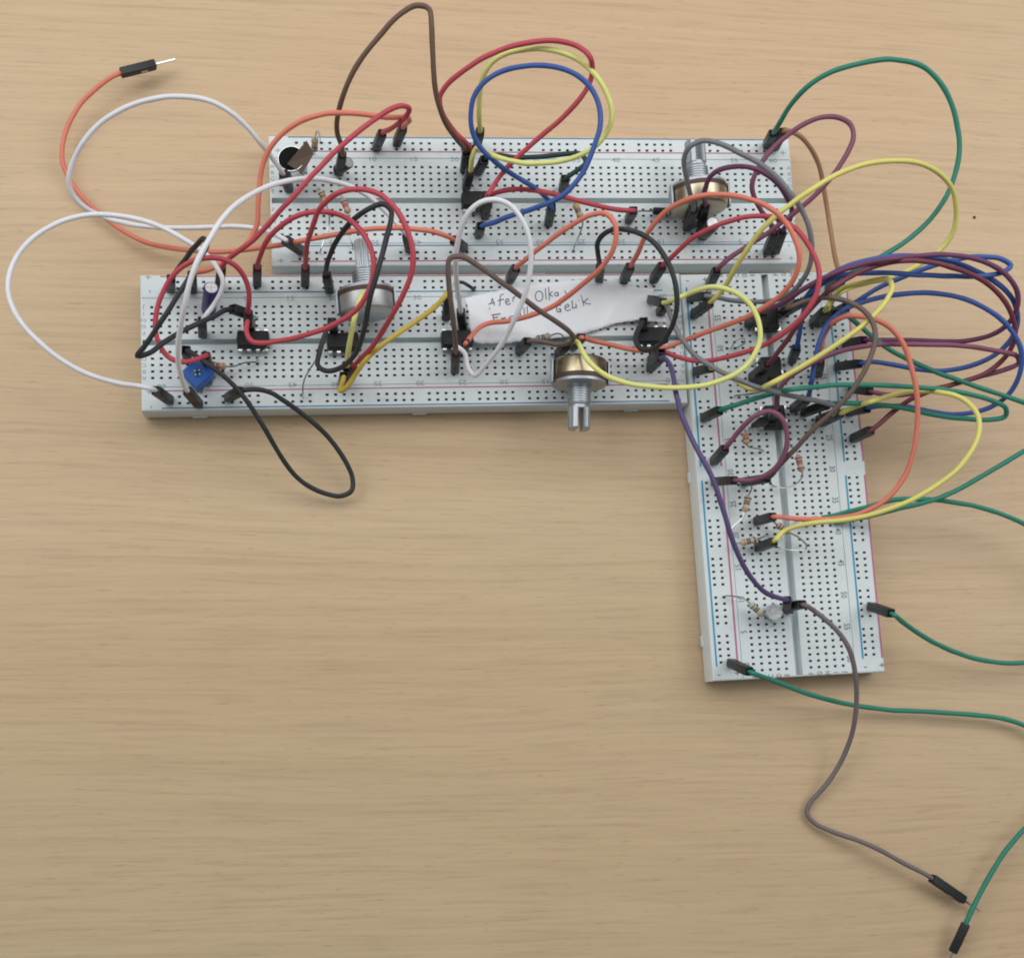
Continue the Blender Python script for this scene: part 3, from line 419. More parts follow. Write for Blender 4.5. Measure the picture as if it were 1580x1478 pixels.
  [(-24.1,14.8,21),(-23.4,14.7,24.6),(-20.1,15.4,26.7),(-16.6,16.3,28.5),(-12.6,17.6,28.9),(-9.1,18.5,30.4),(-6.7,18.1,35),(-2,19,33.9),(2,19.4,34.3),(5.9,19.7,34.7),(9.9,19.8,35),(13.9,19.9,35.1),(17.9,20,35.1),(21.9,20,35),(25.8,20,34.8),(29.8,19.9,34.5),(33.5,19.7,34.5),(37.8,19.7,33.7),(41.8,19.4,33.3),(45.6,19,33.1),(49.5,18.5,32.5),(53.4,18,31.6),(57.2,17.2,30.6),(60.8,16,29.4),(62.1,13.8,26.8),(58.3,13,26),(54.4,13.1,25.4),(50.4,13.5,25),(46.5,13.8,24.9),(42.5,14.2,24.9),(38.5,14.7,25.2),(34.6,15.3,25.7),(30.6,15.8,26.3),(26.7,16.2,26.6),(22.9,16.5,26.8),(19,16.7,26.9),(14.1,16.2,28.9),(10.7,16.6,26.9),(8.7,17.3,22.9),(8.7,17.4,20.9)],
  [((-24.3,15.8,9.0),(-24.1,14.6,23.0)),((7.5,18.2,9.0),(8.9,17.3,22.9))]),
 ('blue', 'blue jumper in the largest round loop right of the vertical breadboard',
  [(21.4,16.8,20.8),(22.3,16.6,23.4),(25.6,17.6,21.3),(29.2,18.2,19.7),(33.2,18.3,19.2),(37.2,18,18.9),(41.1,17.3,18.9),(45.1,16.7,19.1),(49.1,16.2,19.5),(53,16.2,20.3),(56.9,16.7,21.2),(60.3,17.8,22.9),(63,19.7,25.2),(64.4,22.2,27.9),(64.7,25.1,30.9),(64.4,28.4,33.2),(63.1,31.7,35.1),(61,34.7,36.4),(58.3,37.4,37.6),(55.2,39.7,38.5),(51.7,41.7,39.2),(48.1,43.3,39.7),(44.3,44.6,40),(40.4,45.5,40.1),(36.4,46,40),(32.4,46.1,40),(28.4,45.9,40.1),(24.4,45.5,40),(20.4,45,39.6),(16.5,44.2,39),(12.7,43,38.6),(9.1,41.5,37.9),(6.3,39.4,36.5),(3.2,36.1,36.9),(1.4,32.4,36.5),(0.7,28.8,35.2),(0.5,25,33.8),(0.6,21.5,32),(1.3,19.4,28.7),(2.2,18.6,24.8),(2.8,18.6,20.9)],
  [((21.9,18.8,9.0),(21.3,16.4,22.8)),((4.2,19.4,9.0),(2.5,18.5,22.9))]),
 ('blue', 'blue jumper with a flat straight run and a tight bend at its right end',
  [(0.9,34.5,20.5),(-0.2,34.8,24.3),(-0.8,36.8,27.7),(-1.3,39.6,30.5),(-1.3,42.4,32.5),(-1.6,44.3,36.9),(-0.3,46.6,40.2),(2.6,48.3,42.2),(6.2,49,43.9),(10.1,49.3,44.9),(14,49.3,45.6),(17.9,49.2,46.2),(22,49.2,46.2),(26.1,49.1,46.1),(30.1,49.1,46),(34.1,49.1,45.8),(38.1,49.2,45.5),(42.1,49.4,45.1),(45.9,49.8,45),(49.7,50.5,44.8),(53.7,51.9,43.7),(56.4,54.3,43),(53.1,56.1,43.1),(49.1,56.5,42.6),(45.1,56.6,41.9),(41.2,56,41.4),(37.4,55.2,40.6),(33.6,54.2,39.5),(30.1,53.1,37.9),(26.8,51.9,36),(23.4,50.7,34.2),(20.2,49.1,32.4),(17.1,47.3,30.6),(16.1,47,26.9),(16.1,47.4,22.9),(16.2,47.7,20.9)],
  [((4.3,34.8,9.0),(0.3,34.4,22.4)),((16.6,49.4,9.0),(16.1,47.4,22.9))]),
 ('blue', 'dark blue jumper bundled with purple ones in the right hand loops',
  [(19.5,30.6,20.7),(20.7,30.2,23.3),(24.4,30.9,22),(28.4,30.6,21.9),(32.4,30,22),(36.3,29.4,21.9),(40.3,29,22.1),(44.3,28.6,22.6),(48.2,28.8,23.4),(52.1,29.4,24.4),(55.7,30.5,25.8),(59,32.1,27.4),(61.4,34.3,29.6),(62.7,37,32.3),(62.6,40.1,34.8),(61.3,43,37),(58.9,45.3,39.3),(55.6,47.2,41.3),(52.3,48.9,42.5),(49,50.5,43.2),(45.1,51.6,44.3),(41.1,52.5,45.4),(37.2,53.1,46.4),(33.3,53.5,47.1),(29.3,53.7,47.7),(25.3,53.8,48),(21.3,53.7,48.1),(17.3,53.3,48),(13.3,52.6,47.7),(9.5,51.7,47),(5.8,50.7,45.8),(2.4,49.3,44.2),(-0.6,47.5,42.3),(-2.8,44.8,40.4),(-2.1,44.8,35.3),(-0.8,45.7,31.5),(0.4,46.8,28.4),(1.7,47.9,24.8),(2.1,48.6,20.9)],
  [((18.9,33.2,9.0),(19.6,30.1,22.7)),((2.6,50.2,9.0),(2.0,48.3,22.9))]),
 ('purple', 'purple jumper reaching farthest right in the bundled loops',
  [(21.4,37.9,20.7),(22.3,37.2,23.6),(26.3,37.5,23),(30.3,37.5,23.4),(34.2,37.4,24),(38.2,37.2,24.4),(42.2,37,24.8),(46.1,36.8,25.6),(49.9,36.7,26.6),(53.6,37,28.2),(56.9,37.7,30.3),(59.3,39,33.2),(60.2,41,36.6),(60,43.6,39.8),(58.7,46.4,42),(56.2,48.5,44),(53,50.6,45.5),(49.5,52,46.7),(45.8,52.8,47.9),(42,53.2,49),(38.1,53.3,50),(34.1,53.3,50.6),(30.2,53.2,51),(26.3,52.9,50.9),(22.6,52.7,50.2),(17.9,51.4,51.8),(13.8,50.6,51.8),(10.3,50.3,50.3),(6.7,49.7,48.8),(3.1,48.8,47.4),(-0.4,47.5,45.9),(-3.2,46.3,43.3),(-5.4,45.3,40.1),(-7,44.4,36.6),(-8.1,44.2,32.8),(-9,44.3,28.9),(-9.6,44.6,24.9),(-9.7,44.9,20.9)],
  [((21.9,40.6,9.0),(21.3,37.4,22.6)),((-9.4,46.0,9.0),(-9.7,44.7,22.9))]),
 ('maroon', 'maroon jumper in the inner bundled loop ending at the right rail',
  [(-9,28.8,21),(-8.8,29.3,24.8),(-7.4,31.6,27.7),(-6.1,33.9,30.8),(-5.3,35.8,34.2),(-4.1,37.9,37.3),(-1.9,40.6,38.8),(-0.6,42.4,42.9),(0.7,43.7,47.6),(4.6,46.4,47.3),(8.1,48.2,48.6),(11.9,49.6,49.3),(16.2,50.8,49.3),(19.4,50.8,51.1),(23.1,50.8,51.7),(27.4,51,50.8),(31.3,50.8,50.2),(35.2,50.3,49.3),(39,49.8,48.2),(42.7,49,47),(46.3,48.1,45.6),(49.8,46.7,44.1),(53.1,45,42.7),(56.1,42.9,41),(58.6,40.5,39),(60.6,37.9,36.8),(61.5,34.8,34.4),(61.1,31.7,31.9),(58.9,28.8,30.1),(55.8,26.5,28.8),(52.3,25.1,27.7),(48.7,24.1,27),(44.9,22.9,26.9),(41,21.7,27),(37.3,20.3,26.7),(33.7,18.7,26),(30.6,16.7,24.7),(27.5,14.3,23.9),(24.4,11.7,24.1),(22,9.5,22.9),(22.3,9.8,21)],
  [((-8.7,28.9,9.0),(-9.1,28.8,23.0)),((23.0,10.4,9.0),(22.1,9.7,23.0))]),
 ('mauve', 'mauve jumper reaching right to a hairpin bend beyond the vertical breadboard',
  [(-6.2,15.4,20.7),(-7.2,15.8,24.4),(-8.1,18,27.6),(-7.6,20.9,30.3),(-5.5,23.1,32.9),(-2.6,24.9,34.9),(0.7,26.5,36.5),(4.2,28,37.6),(8,29.1,38.4),(11.9,29.8,38.9),(15.8,30.4,39.1),(19.8,30.9,39),(23.8,31.1,39),(27.8,31.2,39.1),(31.8,31.3,38.9),(35.8,31.4,38.6),(39.8,31.5,38.1),(43.7,31.6,37.5),(47.7,31.6,36.8),(51.6,31.5,36),(55.5,31.4,35.1),(59.3,31.1,34.2),(63.2,30.7,32.7),(65.3,29.2,30),(61.9,27.6,29.2),(58.3,26.7,27.9),(54.6,25.9,26.5),(50.8,24.9,25.4),(47,23.8,24.6),(43.1,22.8,24.2),(39.3,21.9,23.7),(35.4,21.1,23.2),(31.5,20.8,22.5),(27.5,21,22),(23.7,21.3,23),(22.7,22.4,20.4)],
  [((-3.4,15.3,9.0),(-6.6,15.4,22.6)),((23.2,26.3,9.0),(22.6,21.8,22.2))]),
 ('mauve', 'short mauve jumper curling on the vertical breadboard below the lowest chip',
  [(-22.5,3.1,20.9),(-22.3,4,24.6),(-20.6,6.6,26.9),(-19.1,8.9,29.9),(-16.8,10.8,32.6),(-13.2,11.8,33.9),(-10.2,9.7,35),(-8.5,6.2,34.2),(-8,2.5,32.8),(-8.5,-0.9,30.7),(-10,-3.6,28.2),(-12.4,-5.4,25.7),(-15.3,-6.1,23),(-19.2,-6.3,23.6),(-20.5,-5.8,20.8)],
  [((-21.6,2.3,9.0),(-22.7,3.2,22.9)),((-21.5,-3.9,9.0),(-20.3,-6.2,22.8))]),
 ('orange', 'orange jumper sweeping down the right side of the vertical breadboard',
  [(-9,-16.6,21),(-8,-16.9,23.6),(-4.3,-16.9,22),(-0.4,-17.2,22.3),(3.5,-17.3,23),(7.5,-17.3,23.5),(11.4,-16.9,24.1),(15.2,-16.2,25.2),(18.8,-14.9,26.3),(22.2,-13,27.4),(25,-10.4,28.4),(27.2,-7.2,29.4),(28.8,-3.8,30.7),(29.6,-0.2,32.3),(30,3.5,33.8),(30,7.2,35.2),(29.7,10.9,36.6),(29,14.6,37.9),(28.1,18.3,39.1),(27,22,40.1),(25.7,25.7,40.9),(24.1,29.3,41.7),(21.9,32.6,42.1),(19,35.3,42.1),(15.5,37.3,41.5),(11.8,38.3,40.8),(7.7,38.3,40.3),(4.9,37.1,38),(4.3,35.4,33.6),(4.1,32.9,30.8),(5,31.1,27.5),(6.9,30.8,24),(8.4,30.7,20.3)],
  [((-8.5,-15.9,9.0),(-9.0,-16.8,23.0)),((12.5,30.7,9.0),(7.7,30.7,22.1))]),
 ('yellow', 'yellow jumper in the lowest loop right of the vertical breadboard',
  [(-8.8,-24.2,21),(-8.3,-23.5,23.4),(-5.7,-21.1,22.3),(-2.6,-19.8,24.3),(1,-19.2,25.9),(4.6,-18.8,27.5),(8.3,-18.6,28.9),(12,-18.2,30.4),(15.6,-17.5,31.9),(19.2,-16.6,33.4),(22.6,-15.4,34.8),(26.1,-13.9,36.1),(29.5,-12.1,37.1),(32.8,-10,37.9),(35.9,-7.7,38.9),(38.8,-5.2,39.8),(41.3,-2.2,40.5),(43.4,1.1,41),(45.2,4.6,40.7),(46.3,8.3,39.9),(46.3,12,38.5),(44.6,15.2,37),(41,17.2,36.6),(37.6,18.4,35),(35.7,19.9,30.6),(30.8,19.4,31.3),(26.9,18.8,30.5),(23,18,29.7),(18.2,16.2,31),(16.6,16.2,25.8),(13.2,14.8,24.5),(12.8,14.7,21)],
  [((-8.4,-24.0,9.0),(-8.9,-24.2,23.0)),((13.2,15.3,9.0),(12.7,14.6,23.0))]),
 ('yellow', 'yellow jumper rising from the vertical breadboard into the high loop at the upper right',
  [(-26.1,47.5,21),(-25.4,47.7,24.7),(-24,49.3,28.1),(-23.4,50.7,31.7),(-23,52.3,35.4),(-22.4,54.1,38.9),(-21.5,56.1,42.2),(-20.2,58.3,45.3),(-18.3,60.6,48),(-15.8,62.8,50.2),(-13,65,52.1),(-10,67.2,53.5),(-6.7,69.3,54.4),(-3.3,71.4,54.8),(0.2,73.3,55),(3.8,74.9,55.2),(7.6,76.4,55.1),(11.3,77.6,54.5),(15.1,78.6,53.6),(18.9,79.3,52.7),(22.8,79.6,51.9),(26.7,79.5,50.9),(30.5,79,49.6),(34,78.1,48),(37.2,76.7,46),(39.9,74.8,43.8),(41.8,72.2,41.5),(43,69.3,39),(43.3,66.3,36.4),(42,63.4,34),(39.5,60.9,32.2),(36.2,58.9,31.1),(32.8,56.9,30.4),(29.2,55.2,30),(25.4,53.9,29.9),(21.6,52.9,30),(17.7,51.8,30),(13.8,50.8,30.1),(10.5,48.6,29.6),(10.9,47.9,23.9),(10.5,46.5,22.6),(11.1,46.6,20.6)],
  [((-26.7,48.3,9.0),(-26.0,47.3,22.9)),((14.0,46.8,9.0),(10.6,46.5,22.6))]),
 ('yellow', 'yellow jumper crossing the vertical breadboard to a peak beyond its right side',
  [(-26.4,27.8,20.7),(-25.7,26.9,24.2),(-22.8,24.9,26.1),(-20.3,22.2,27.6),(-17.4,20.1,28.4),(-14.9,19.1,31.2),(-13.2,19.2,36.7),(-9.7,21.1,37.4),(-6.6,22.8,39.2),(-3.5,24.6,41),(-0.5,26.5,42.8),(2.5,28.5,44.4),(5.6,30.6,45.8),(8.7,32.9,46.9),(11.7,35.5,47.5),(14.3,38.3,47.9),(16.7,41.4,47.6),(18.6,44.9,46.8),(18.4,48,44.9),(15.2,48.3,42.7),(11.9,48,40.5),(8.8,47.8,38.1),(7.6,46.8,34.5),(7.8,46.3,30.6),(7.4,45,29.5),(9.4,46,22.8),(9.7,46.2,20.8)],
  [((-26.3,30.4,9.0),(-26.4,27.4,22.7)),((11.5,47.1,9.0),(9.4,46.0,22.8))]),
 ('green', 'green jumper in the highest loop at the upper right corner',
  [(-4.1,102.2,20.4),(-5,101.3,24.2),(-5.8,100.3,28),(-5.9,100.6,31.9),(-5.3,102.4,35.4),(-4,104.1,38.8),(-2.1,105.7,41.9),(0.7,107.2,44.2),(4.1,108.6,46),(7.7,109.7,47.1),(11.6,110.6,47.8),(15.5,111.4,48.2),(19.5,111.9,48.2),(23.4,112,47.9),(27.4,111.8,47.5),(31.2,110.8,47),(34.5,108.6,46.5),(37.3,105.8,45.9),(39.6,102.7,44.9),(41.4,99.3,43.9),(42.7,95.6,42.9),(43.6,91.9,41.9),(43.8,88,40.8),(43.5,84.2,39.7),(42.6,80.4,38.7),(41.2,76.8,37.8),(39.2,73.4,36.8),(36.9,70.3,36),(34.1,67.5,35.5),(31.1,64.9,35.1),(27.9,62.5,35),(24.5,60.3,35.1),(21.1,58.3,34.9),(17.7,56.4,34.2),(14.6,54.9,32.2),(13.9,54.6,28.4),(14.6,55.2,24.5),(15.3,56,20.7)],
  [((-1.4,104.8,9.0),(-4.6,101.7,22.3)),((17.0,58.2,9.0),(15.0,55.6,22.6))]),
 ('mauve', 'purple jumper in the tilted loop beside the upper right corner of the upper breadboard',
  [(-23.3,57.4,20.8),(-23.2,58,24.3),(-20.4,60.5,25.6),(-17.1,62.6,26.6),(-13.9,64.5,28),(-10.7,66.3,29.7),(-8,68.1,32),(-5.3,70,34.4),(-2.6,72,36.6),(0.1,74.3,38.4),(2.7,76.9,40),(5.2,79.8,41.3),(7.4,83,42.4),(9.2,86.5,43.3),(10.4,90.3,43.9),(9.6,94.1,44),(6.1,95.9,44),(2.1,96.1,43.4),(-1.6,95.2,42.4),(-5,93.5,41.1),(-8.1,91.6,39.4),(-10.9,89.2,37.7),(-13.3,86.2,36.6),(-15.1,83,34.9),(-15.7,79.6,32.8),(-14.3,76.7,30.6),(-11.8,74.2,28.5),(-9,72.2,26.6),(-6.2,70.2,24.4),(-5,69.7,20.8)],
  [((-21.3,58.1,9.0),(-23.7,57.3,22.8)),((-2.6,69.5,9.0),(-5.4,69.8,22.7))]),
 ('purple', 'purple jumper arching over the right knob on the upper breadboard',
  [(-26.2,77.5,20.7),(-27.2,77.4,24.5),(-28.6,77,28.2),(-30,76.7,31.9),(-30.8,77.1,35.7),(-30.9,78.3,39.5),(-29.3,78.9,43),(-26.2,78.9,45.4),(-22.4,78.6,46.2),(-18.6,77.9,45.9),(-15,76.5,44.8),(-11.8,75.2,42.9),(-9,74.1,40.4),(-6.5,73,37.4),(-4.5,72.2,34.1),(-3.6,71.2,30.5),(-3.3,70.6,26.6),(-3,70.5,22.6),(-2.5,70.4,20.7)],
  [((-23.5,77.9,9.0),(-26.6,77.5,22.6)),((0.1,69.8,9.0),(-2.9,70.5,22.6))]),
 ('grey', 'grey jumper arching over the right knob shaft and down to the vertical breadboard',
  [(-30,75.9,20.8),(-30.9,75.8,24.8),(-32.5,75.9,28.4),(-34.2,76.5,32),(-35.9,78.2,35.3),(-37.5,80.1,38.4),(-39,82.1,41.6),(-38.6,84.1,45),(-35.5,85.2,47.2),(-32.1,84.1,48.9),(-28.5,82.3,49.7),(-25.1,80.3,50.1),(-21.7,78.2,50.8),(-18.4,75.9,51.1),(-15.3,73.3,51.1),(-12.5,70.5,50.8),(-9.9,67.5,50.2),(-7.6,64.3,49.3),(-5.7,61,48),(-4.2,57.6,46.2),(-3.3,54.5,44),(-3,51.7,41.1),(-3.7,49.5,37.8),(-4.6,48.1,34.1),(-5.6,47.5,30.3),(-7,47.6,26.5),(-8.9,48.2,23),(-12.1,48.8,20.8),(-16.1,49.2,20),(-20,49.3,20.7),(-23.7,49.2,22.4),(-27,49.5,22.4),(-26.8,50.1,20.4)],
  [((-28.1,76.3,9.0),(-30.3,75.8,22.8)),((-27.6,53.7,9.0),(-26.7,49.5,22.3))]),
 ('tan', 'thin tan jumper running down behind the right end of the upper breadboard',
  [(-1.2,102.6,20.7),(-1.3,101.7,24.4),(1.7,99.8,25.9),(5,98.5,24),(7.9,97,21.6),(10.4,95.2,19),(12.6,92.9,16.5),(14.3,90.1,14.1),(15.8,86.9,12.2),(17,83.3,10.7),(17.7,79.4,9.9),(18,75.4,10.2),(18.1,71.4,11),(18.2,67.5,12.1),(17.9,64,14),(17,61.5,17),(15.9,59.5,20.4),(15,58.1,22.2),(15.5,58.6,20.4)],
  [((1.1,104.1,9.0),(-1.6,102.3,22.6)),((17.9,61.6,9.0),(15.0,58.2,22.2))]),
 ('darkbrown', 'tall brown jumper arching highest above the upper breadboard',
  [(-135.5,88.2,20.9),(-135.3,87.8,24.9),(-135.6,88.1,28.8),(-136.7,89.5,32.4),(-137,91,36),(-136.6,92.8,39.6),(-135.7,94.7,43),(-134.4,97.1,45.8),(-132.6,99.8,48.2),(-130.5,102.4,50.3),(-128.1,105,52.2),(-125.5,107.6,53.8),(-122.9,110.1,55.4),(-119.8,112.4,56.5),(-116.3,114.2,57),(-112.8,113.4,57.1),(-112.1,109.6,56.4),(-111.9,105.9,54.8),(-111.5,102.4,52.9),(-111,99.1,50.8),(-110.3,96.1,48.3),(-109.3,93.5,45.5),(-107.9,91.5,42.3),(-106.2,90.2,39),(-104.2,89.5,35.7),(-102.4,89.1,32.7),(-100.7,89.5,29.1),(-99,91.1,23.3),(-98.7,90.8,20.9)],
  [((-136.3,89.4,9.0),(-135.4,88.0,22.9)),((-98.0,92.1,9.0),(-98.8,90.6,22.9))]),
 ('red', 'red jumper in the outer of the three rings on the upper breadboard',
  [(-97.7,91.9,21),(-98.6,91.2,26.1),(-101,90.8,30.3),(-103.3,92.3,31.6),(-105.5,93.6,34.3),(-107.4,95,37.4),(-108.3,98,39.8),(-106.7,100.4,42.5),(-104,102.2,44.8),(-100.9,103.7,46.8),(-97.6,105.2,48.4),(-94,106.5,49.6),(-90.3,107.6,50.8),(-86.5,108.4,51.7),(-82.6,108.9,52.5),(-78.7,109,53),(-74.7,108.6,53.1),(-71,107.3,53.1),(-68.3,104,53.9),(-66.9,102.2,49.3),(-67.9,99.1,47),(-70.1,95.9,45.7),(-72.6,93.6,43.6),(-75.2,91.6,41.3),(-78,89.9,39),(-80.7,88.1,36.7),(-83.4,86.3,34.4),(-86,84.4,32),(-88.5,82.4,29.6),(-90.7,79.6,28.3),(-93.3,74.7,31),(-93.1,77.1,21.3)],
  [((-96.8,92.1,9.0),(-97.8,91.8,23.0)),((-93.3,78.9,11.0),(-93.1,76.8,23.0))]),
 ('lime', 'yellow jumper in the middle of the three rings on the upper breadboard',
  [(-94.6,97.9,20.8),(-94.9,97.3,24.7),(-95.6,97.1,28.6),(-96.2,98.4,32.4),(-96.6,100.7,35.6),(-96.6,103.2,38.8),(-95.6,105.6,41.8),(-93.3,107.4,44.4),(-90.1,108.4,46.6),(-86.4,108.6,48.3),(-82.6,108.4,49.6),(-78.8,107.7,50.5),(-75,106.5,51),(-71.2,105.1,50.8),(-67.9,102.9,50.6),(-65.5,99.3,51.6),(-63.4,96.1,50.9),(-61.8,92.6,49.7),(-61.3,89.2,47.8),(-62.5,86.2,45.4),(-65,83.9,43.3),(-68.2,82.5,41.4),(-71.8,81.7,39.8),(-75.6,81.2,38.7),(-79.5,81.1,37.7),(-83.3,81.4,36.6),(-87.1,82.3,35.7),(-90.9,83.1,35.7),(-93.8,86.1,32.4),(-96.7,88.4,30.8),(-97.8,86.6,28.6),(-97.7,85.2,24.9),(-97.6,85.2,20.9)],
  [((-94.0,100.2,9.0),(-94.7,97.6,22.7)),((-97.4,86.5,9.0),(-97.7,85.0,22.9))]),
 ('blue', 'blue jumper in the inner of the three rings on the upper breadboard',
  [(-94.5,68.8,20.7),(-93.9,67.9,24.2),(-91.1,67.8,27.1),(-88.5,67.9,30.1),(-85.7,67.9,32.9),(-82.7,67.8,35.6),(-79.7,68.1,38.2),(-76.6,68.6,40.6),(-73.6,70.1,42.7),(-70.9,72.7,44.2),(-68.8,75.7,45.7),(-67.2,79,47.3),(-65.9,82.4,48.7),(-65,86.1,49.9),(-65.1,90.1,50.6),(-66.2,93.8,51.2),(-68.3,97.1,51.8),(-71.4,99.7,52.1),(-75,101.2,52.1),(-78.9,102.1,51.7),(-82.8,102.5,51.1),(-86.7,102.6,50.1),(-90.5,102.3,48.9),(-94.1,101,47.8),(-97.1,99.2,46.1),(-99.2,96.6,43.8),(-99.8,93.3,41.7),(-99.4,90.1,39.4),(-97.8,87.5,36.9),(-95.3,85.5,34.8),(-92.4,83.8,32.9),(-89.2,82.4,31.1),(-85.4,82.4,26.7),(-82.2,80.2,27.3),(-78.7,79,25.9),(-75.4,77.2,24.4),(-73.4,74.7,22.9),(-73.3,75,20.9)],
  [((-93.6,71.5,9.0),(-94.6,68.3,22.6)),((-71.9,75.9,9.0),(-73.5,74.9,22.9))]),
 ('darkgreen', 'short dark green jumper passing under the yellow ring on the upper breadboard',
  [(-93.4,89.3,20.8),(-92.4,89.4,23.5),(-88.6,90.4,22.6),(-84.5,90.3,22),(-80.5,90.6,21.9),(-76.4,90.9,22),(-72.4,91.4,22.3),(-68.4,91.6,23.1),(-64.8,90.8,24.7),(-63.7,87.6,25.9),(-66.8,85.4,24.6),(-69.4,84,22.5),(-69,84.6,20.6)],
  [((-93.6,91.6,9.0),(-93.4,88.9,22.7)),((-67.3,87.2,9.0),(-69.2,84.1,22.5))]),
 ('red', 'short red jumper running level to the small black diode',
  [(-92.2,76.9,21),(-90.5,80.5,17.6),(-87.5,79.5,23.1),(-83.5,79.6,23.9),(-79.5,79.2,24.4),(-76.1,76.9,28.1),(-71.8,76.9,26.4),(-67.8,76.2,26),(-63.8,75.5,25.7),(-59.8,74.9,25.2),(-55.9,74.7,24.2),(-52,74.8,23),(-48.5,75.1,22.5),(-48.4,75.6,20.6)],
  [((-91.6,77.3,9.0),(-92.3,76.8,23.0)),((-46.6,78.2,9.0),(-48.7,75.1,22.5))]),
 ('black', 'black jumper hanging in a loop over the table below the lower breadboard',
  [(-179,28.5,20.8),(-177.8,27.5,23.9),(-174.6,25.1,24.8),(-171.4,22.9,25.2),(-168.2,20.6,25),(-165.3,18,24.2),(-162.6,15.3,23),(-160.3,12.4,21.6),(-158.2,9.4,19.9),(-156.2,6.6,17.9),(-154.5,3.8,15.6),(-152.7,1,13.3),(-150.7,-1.6,11),(-148.5,-4,8.7),(-145.7,-6.1,6.8),(-142.5,-7.8,5.3),(-138.8,-9.1,4.4),(-134.9,-9.5,4),(-131.5,-7.7,4),(-131.2,-3.8,4.4),(-132.7,-0.4,5.8),(-134.8,2.7,7.2),(-137.2,5.4,8.8),(-139.7,7.9,10.6),(-142.4,10.1,12.6),(-145.3,12.1,14.5),(-148.3,14,16.3),(-151.5,15.6,18.1),(-154.7,17,20),(-158.3,17.5,21.7),(-162,17,23),(-164,17.1,20.3)],
  [((-180.1,30.1,9.0),(-178.8,28.2,22.8)),((-168.0,18.3,9.0),(-163.4,16.9,22.2))]),
]

for col, label, pts, plugs in WIRES:
    base = pts[0]
    root = thing('jumper_wire', label, 'jumper wire', (pts[0][0], pts[0][1], 0), 'jumper wires on the breadboards')
    m = MB(); n_ = len(pts); k1, k2 = random.uniform(0, 6), random.uniform(0, 6)
    pts = [p if i in (0, 1, n_ - 2, n_ - 1) else (p[0] + .09 * math.sin(i * 1.1 + k1) + random.uniform(-.05, .05), p[1] + .08 * math.sin(i * .9 + k2) + random.uniform(-.05, .05), p[2] + random.uniform(-.05, .05)) for i, p in enumerate(pts)]
    P = catmull(pts, 4)
    m.tube(P, [.735 + .022 * math.sin(i * .55 + k2) + random.uniform(-.012, .012) for i in range(len(P))], 10); m.build('insulation', wire_mat(col), root)
    for p in plugs:
        if p: plug(p[0], p[1], root, 6.4 if p[0][2] < 6 else 3.5, p[0][2] < 6)

# ------------------------------------------------------------------ components
BAND = {'brown': (.10, .04, .02), 'black': (.015, .015, .015), 'red': (.40, .03, .02), 'gold': (.45, .30, .07), 'orange': (.55, .16, .03), 'violet': (.12, .05, .20), 'yellow': (.6, .45, .05), 'green': (.03, .2, .06)}
def resistor(label, p0, p1, leads, bands, col=(.50, .37, .24), r=1.08):
    p0 = Vector(p0); p1 = Vector(p1); d = p1 - p0; Ln = d.length
    root = thing('resistor', label, 'resistor', (p0.x, p0.y, 8.5), 'resistors on the breadboards')
    m = MB(); prof = [(0, .35), (.05, .7), (.14, 1), (.26, 1), (.34, .84), (.66, .84), (.74, 1), (.86, 1), (.95, .7), (1, .35)]
    m.lathe(p0, d, [(t * Ln, k * r) for t, k in prof], 16)
    bo = m.build('body', mat('resistor_%02d%02d%02d' % tuple(int(c * 99) for c in col), col, .45, 0, .06), root)
    for t, bn in zip((.2, .40, .52, .80), bands):
        k = 1.0 if t in (.2, .8) else .84
        b = MB(); w = .065 * Ln; b.lathe(p0 + d.normalized() * (t * Ln - w / 2), d, [(0, k * r * .98), (0, k * r + .035), (w, k * r + .035), (w, k * r * .98)], 16)
        b.build('colour_band', mat('band_' + bn, BAND[bn], .5), bo)
    for path in leads:
        if path:
            b = MB(); b.tube(catmull(path, 5), .25, 6); b.build('lead', LEAD, root)
def chip(label, c, th, sl, sa):
    c = Vector(c); root = thing('integrated_circuit', label, 'chip', (c.x, c.y, 8.5), 'eight pin chips across the centre grooves')
    fr = Matrix.Rotation(th, 3, 'Z')
    m = MB(); hz = 1.65; zc = 11.4
    m.box((c.x, c.y, zc), (3.25 * sa, 4.75 * sl, hz), fr, .35, .95); bo = m.build('package', EPOXY, root, None, 20)
    n = MB(); n.lathe(Vector((c.x, c.y, zc + hz - .12)) + fr @ Vector((0, -4.0 * sl, 0)), (0, 0, 1), [(0, .75), (.14, .75)], 14); n.build('notch', mat('notch_black', (.008, .008, .008), .6), bo)
    for s_ in (-1, 1):
        for k in range(4):
            l = (k - 1.5) * 2.54 * sl; b = MB()
            a0 = c.to_2d(); q = lambda a, z: Vector((c.x, c.y, 0)) + fr @ Vector((s_ * a * sa, l, 0)) + Vector((0, 0, z))
            b.box(q(3.5, 11.2), (.5 * sa, .55, .14), fr, 0); b.box(q(3.95, 10.2), (.16, .5, 1.15), fr, 0); b.box(q(3.95, 8.2), (.16, .25, 1.1), fr, 0)
            b.build('chip_leg', TIN, root, None, 0)
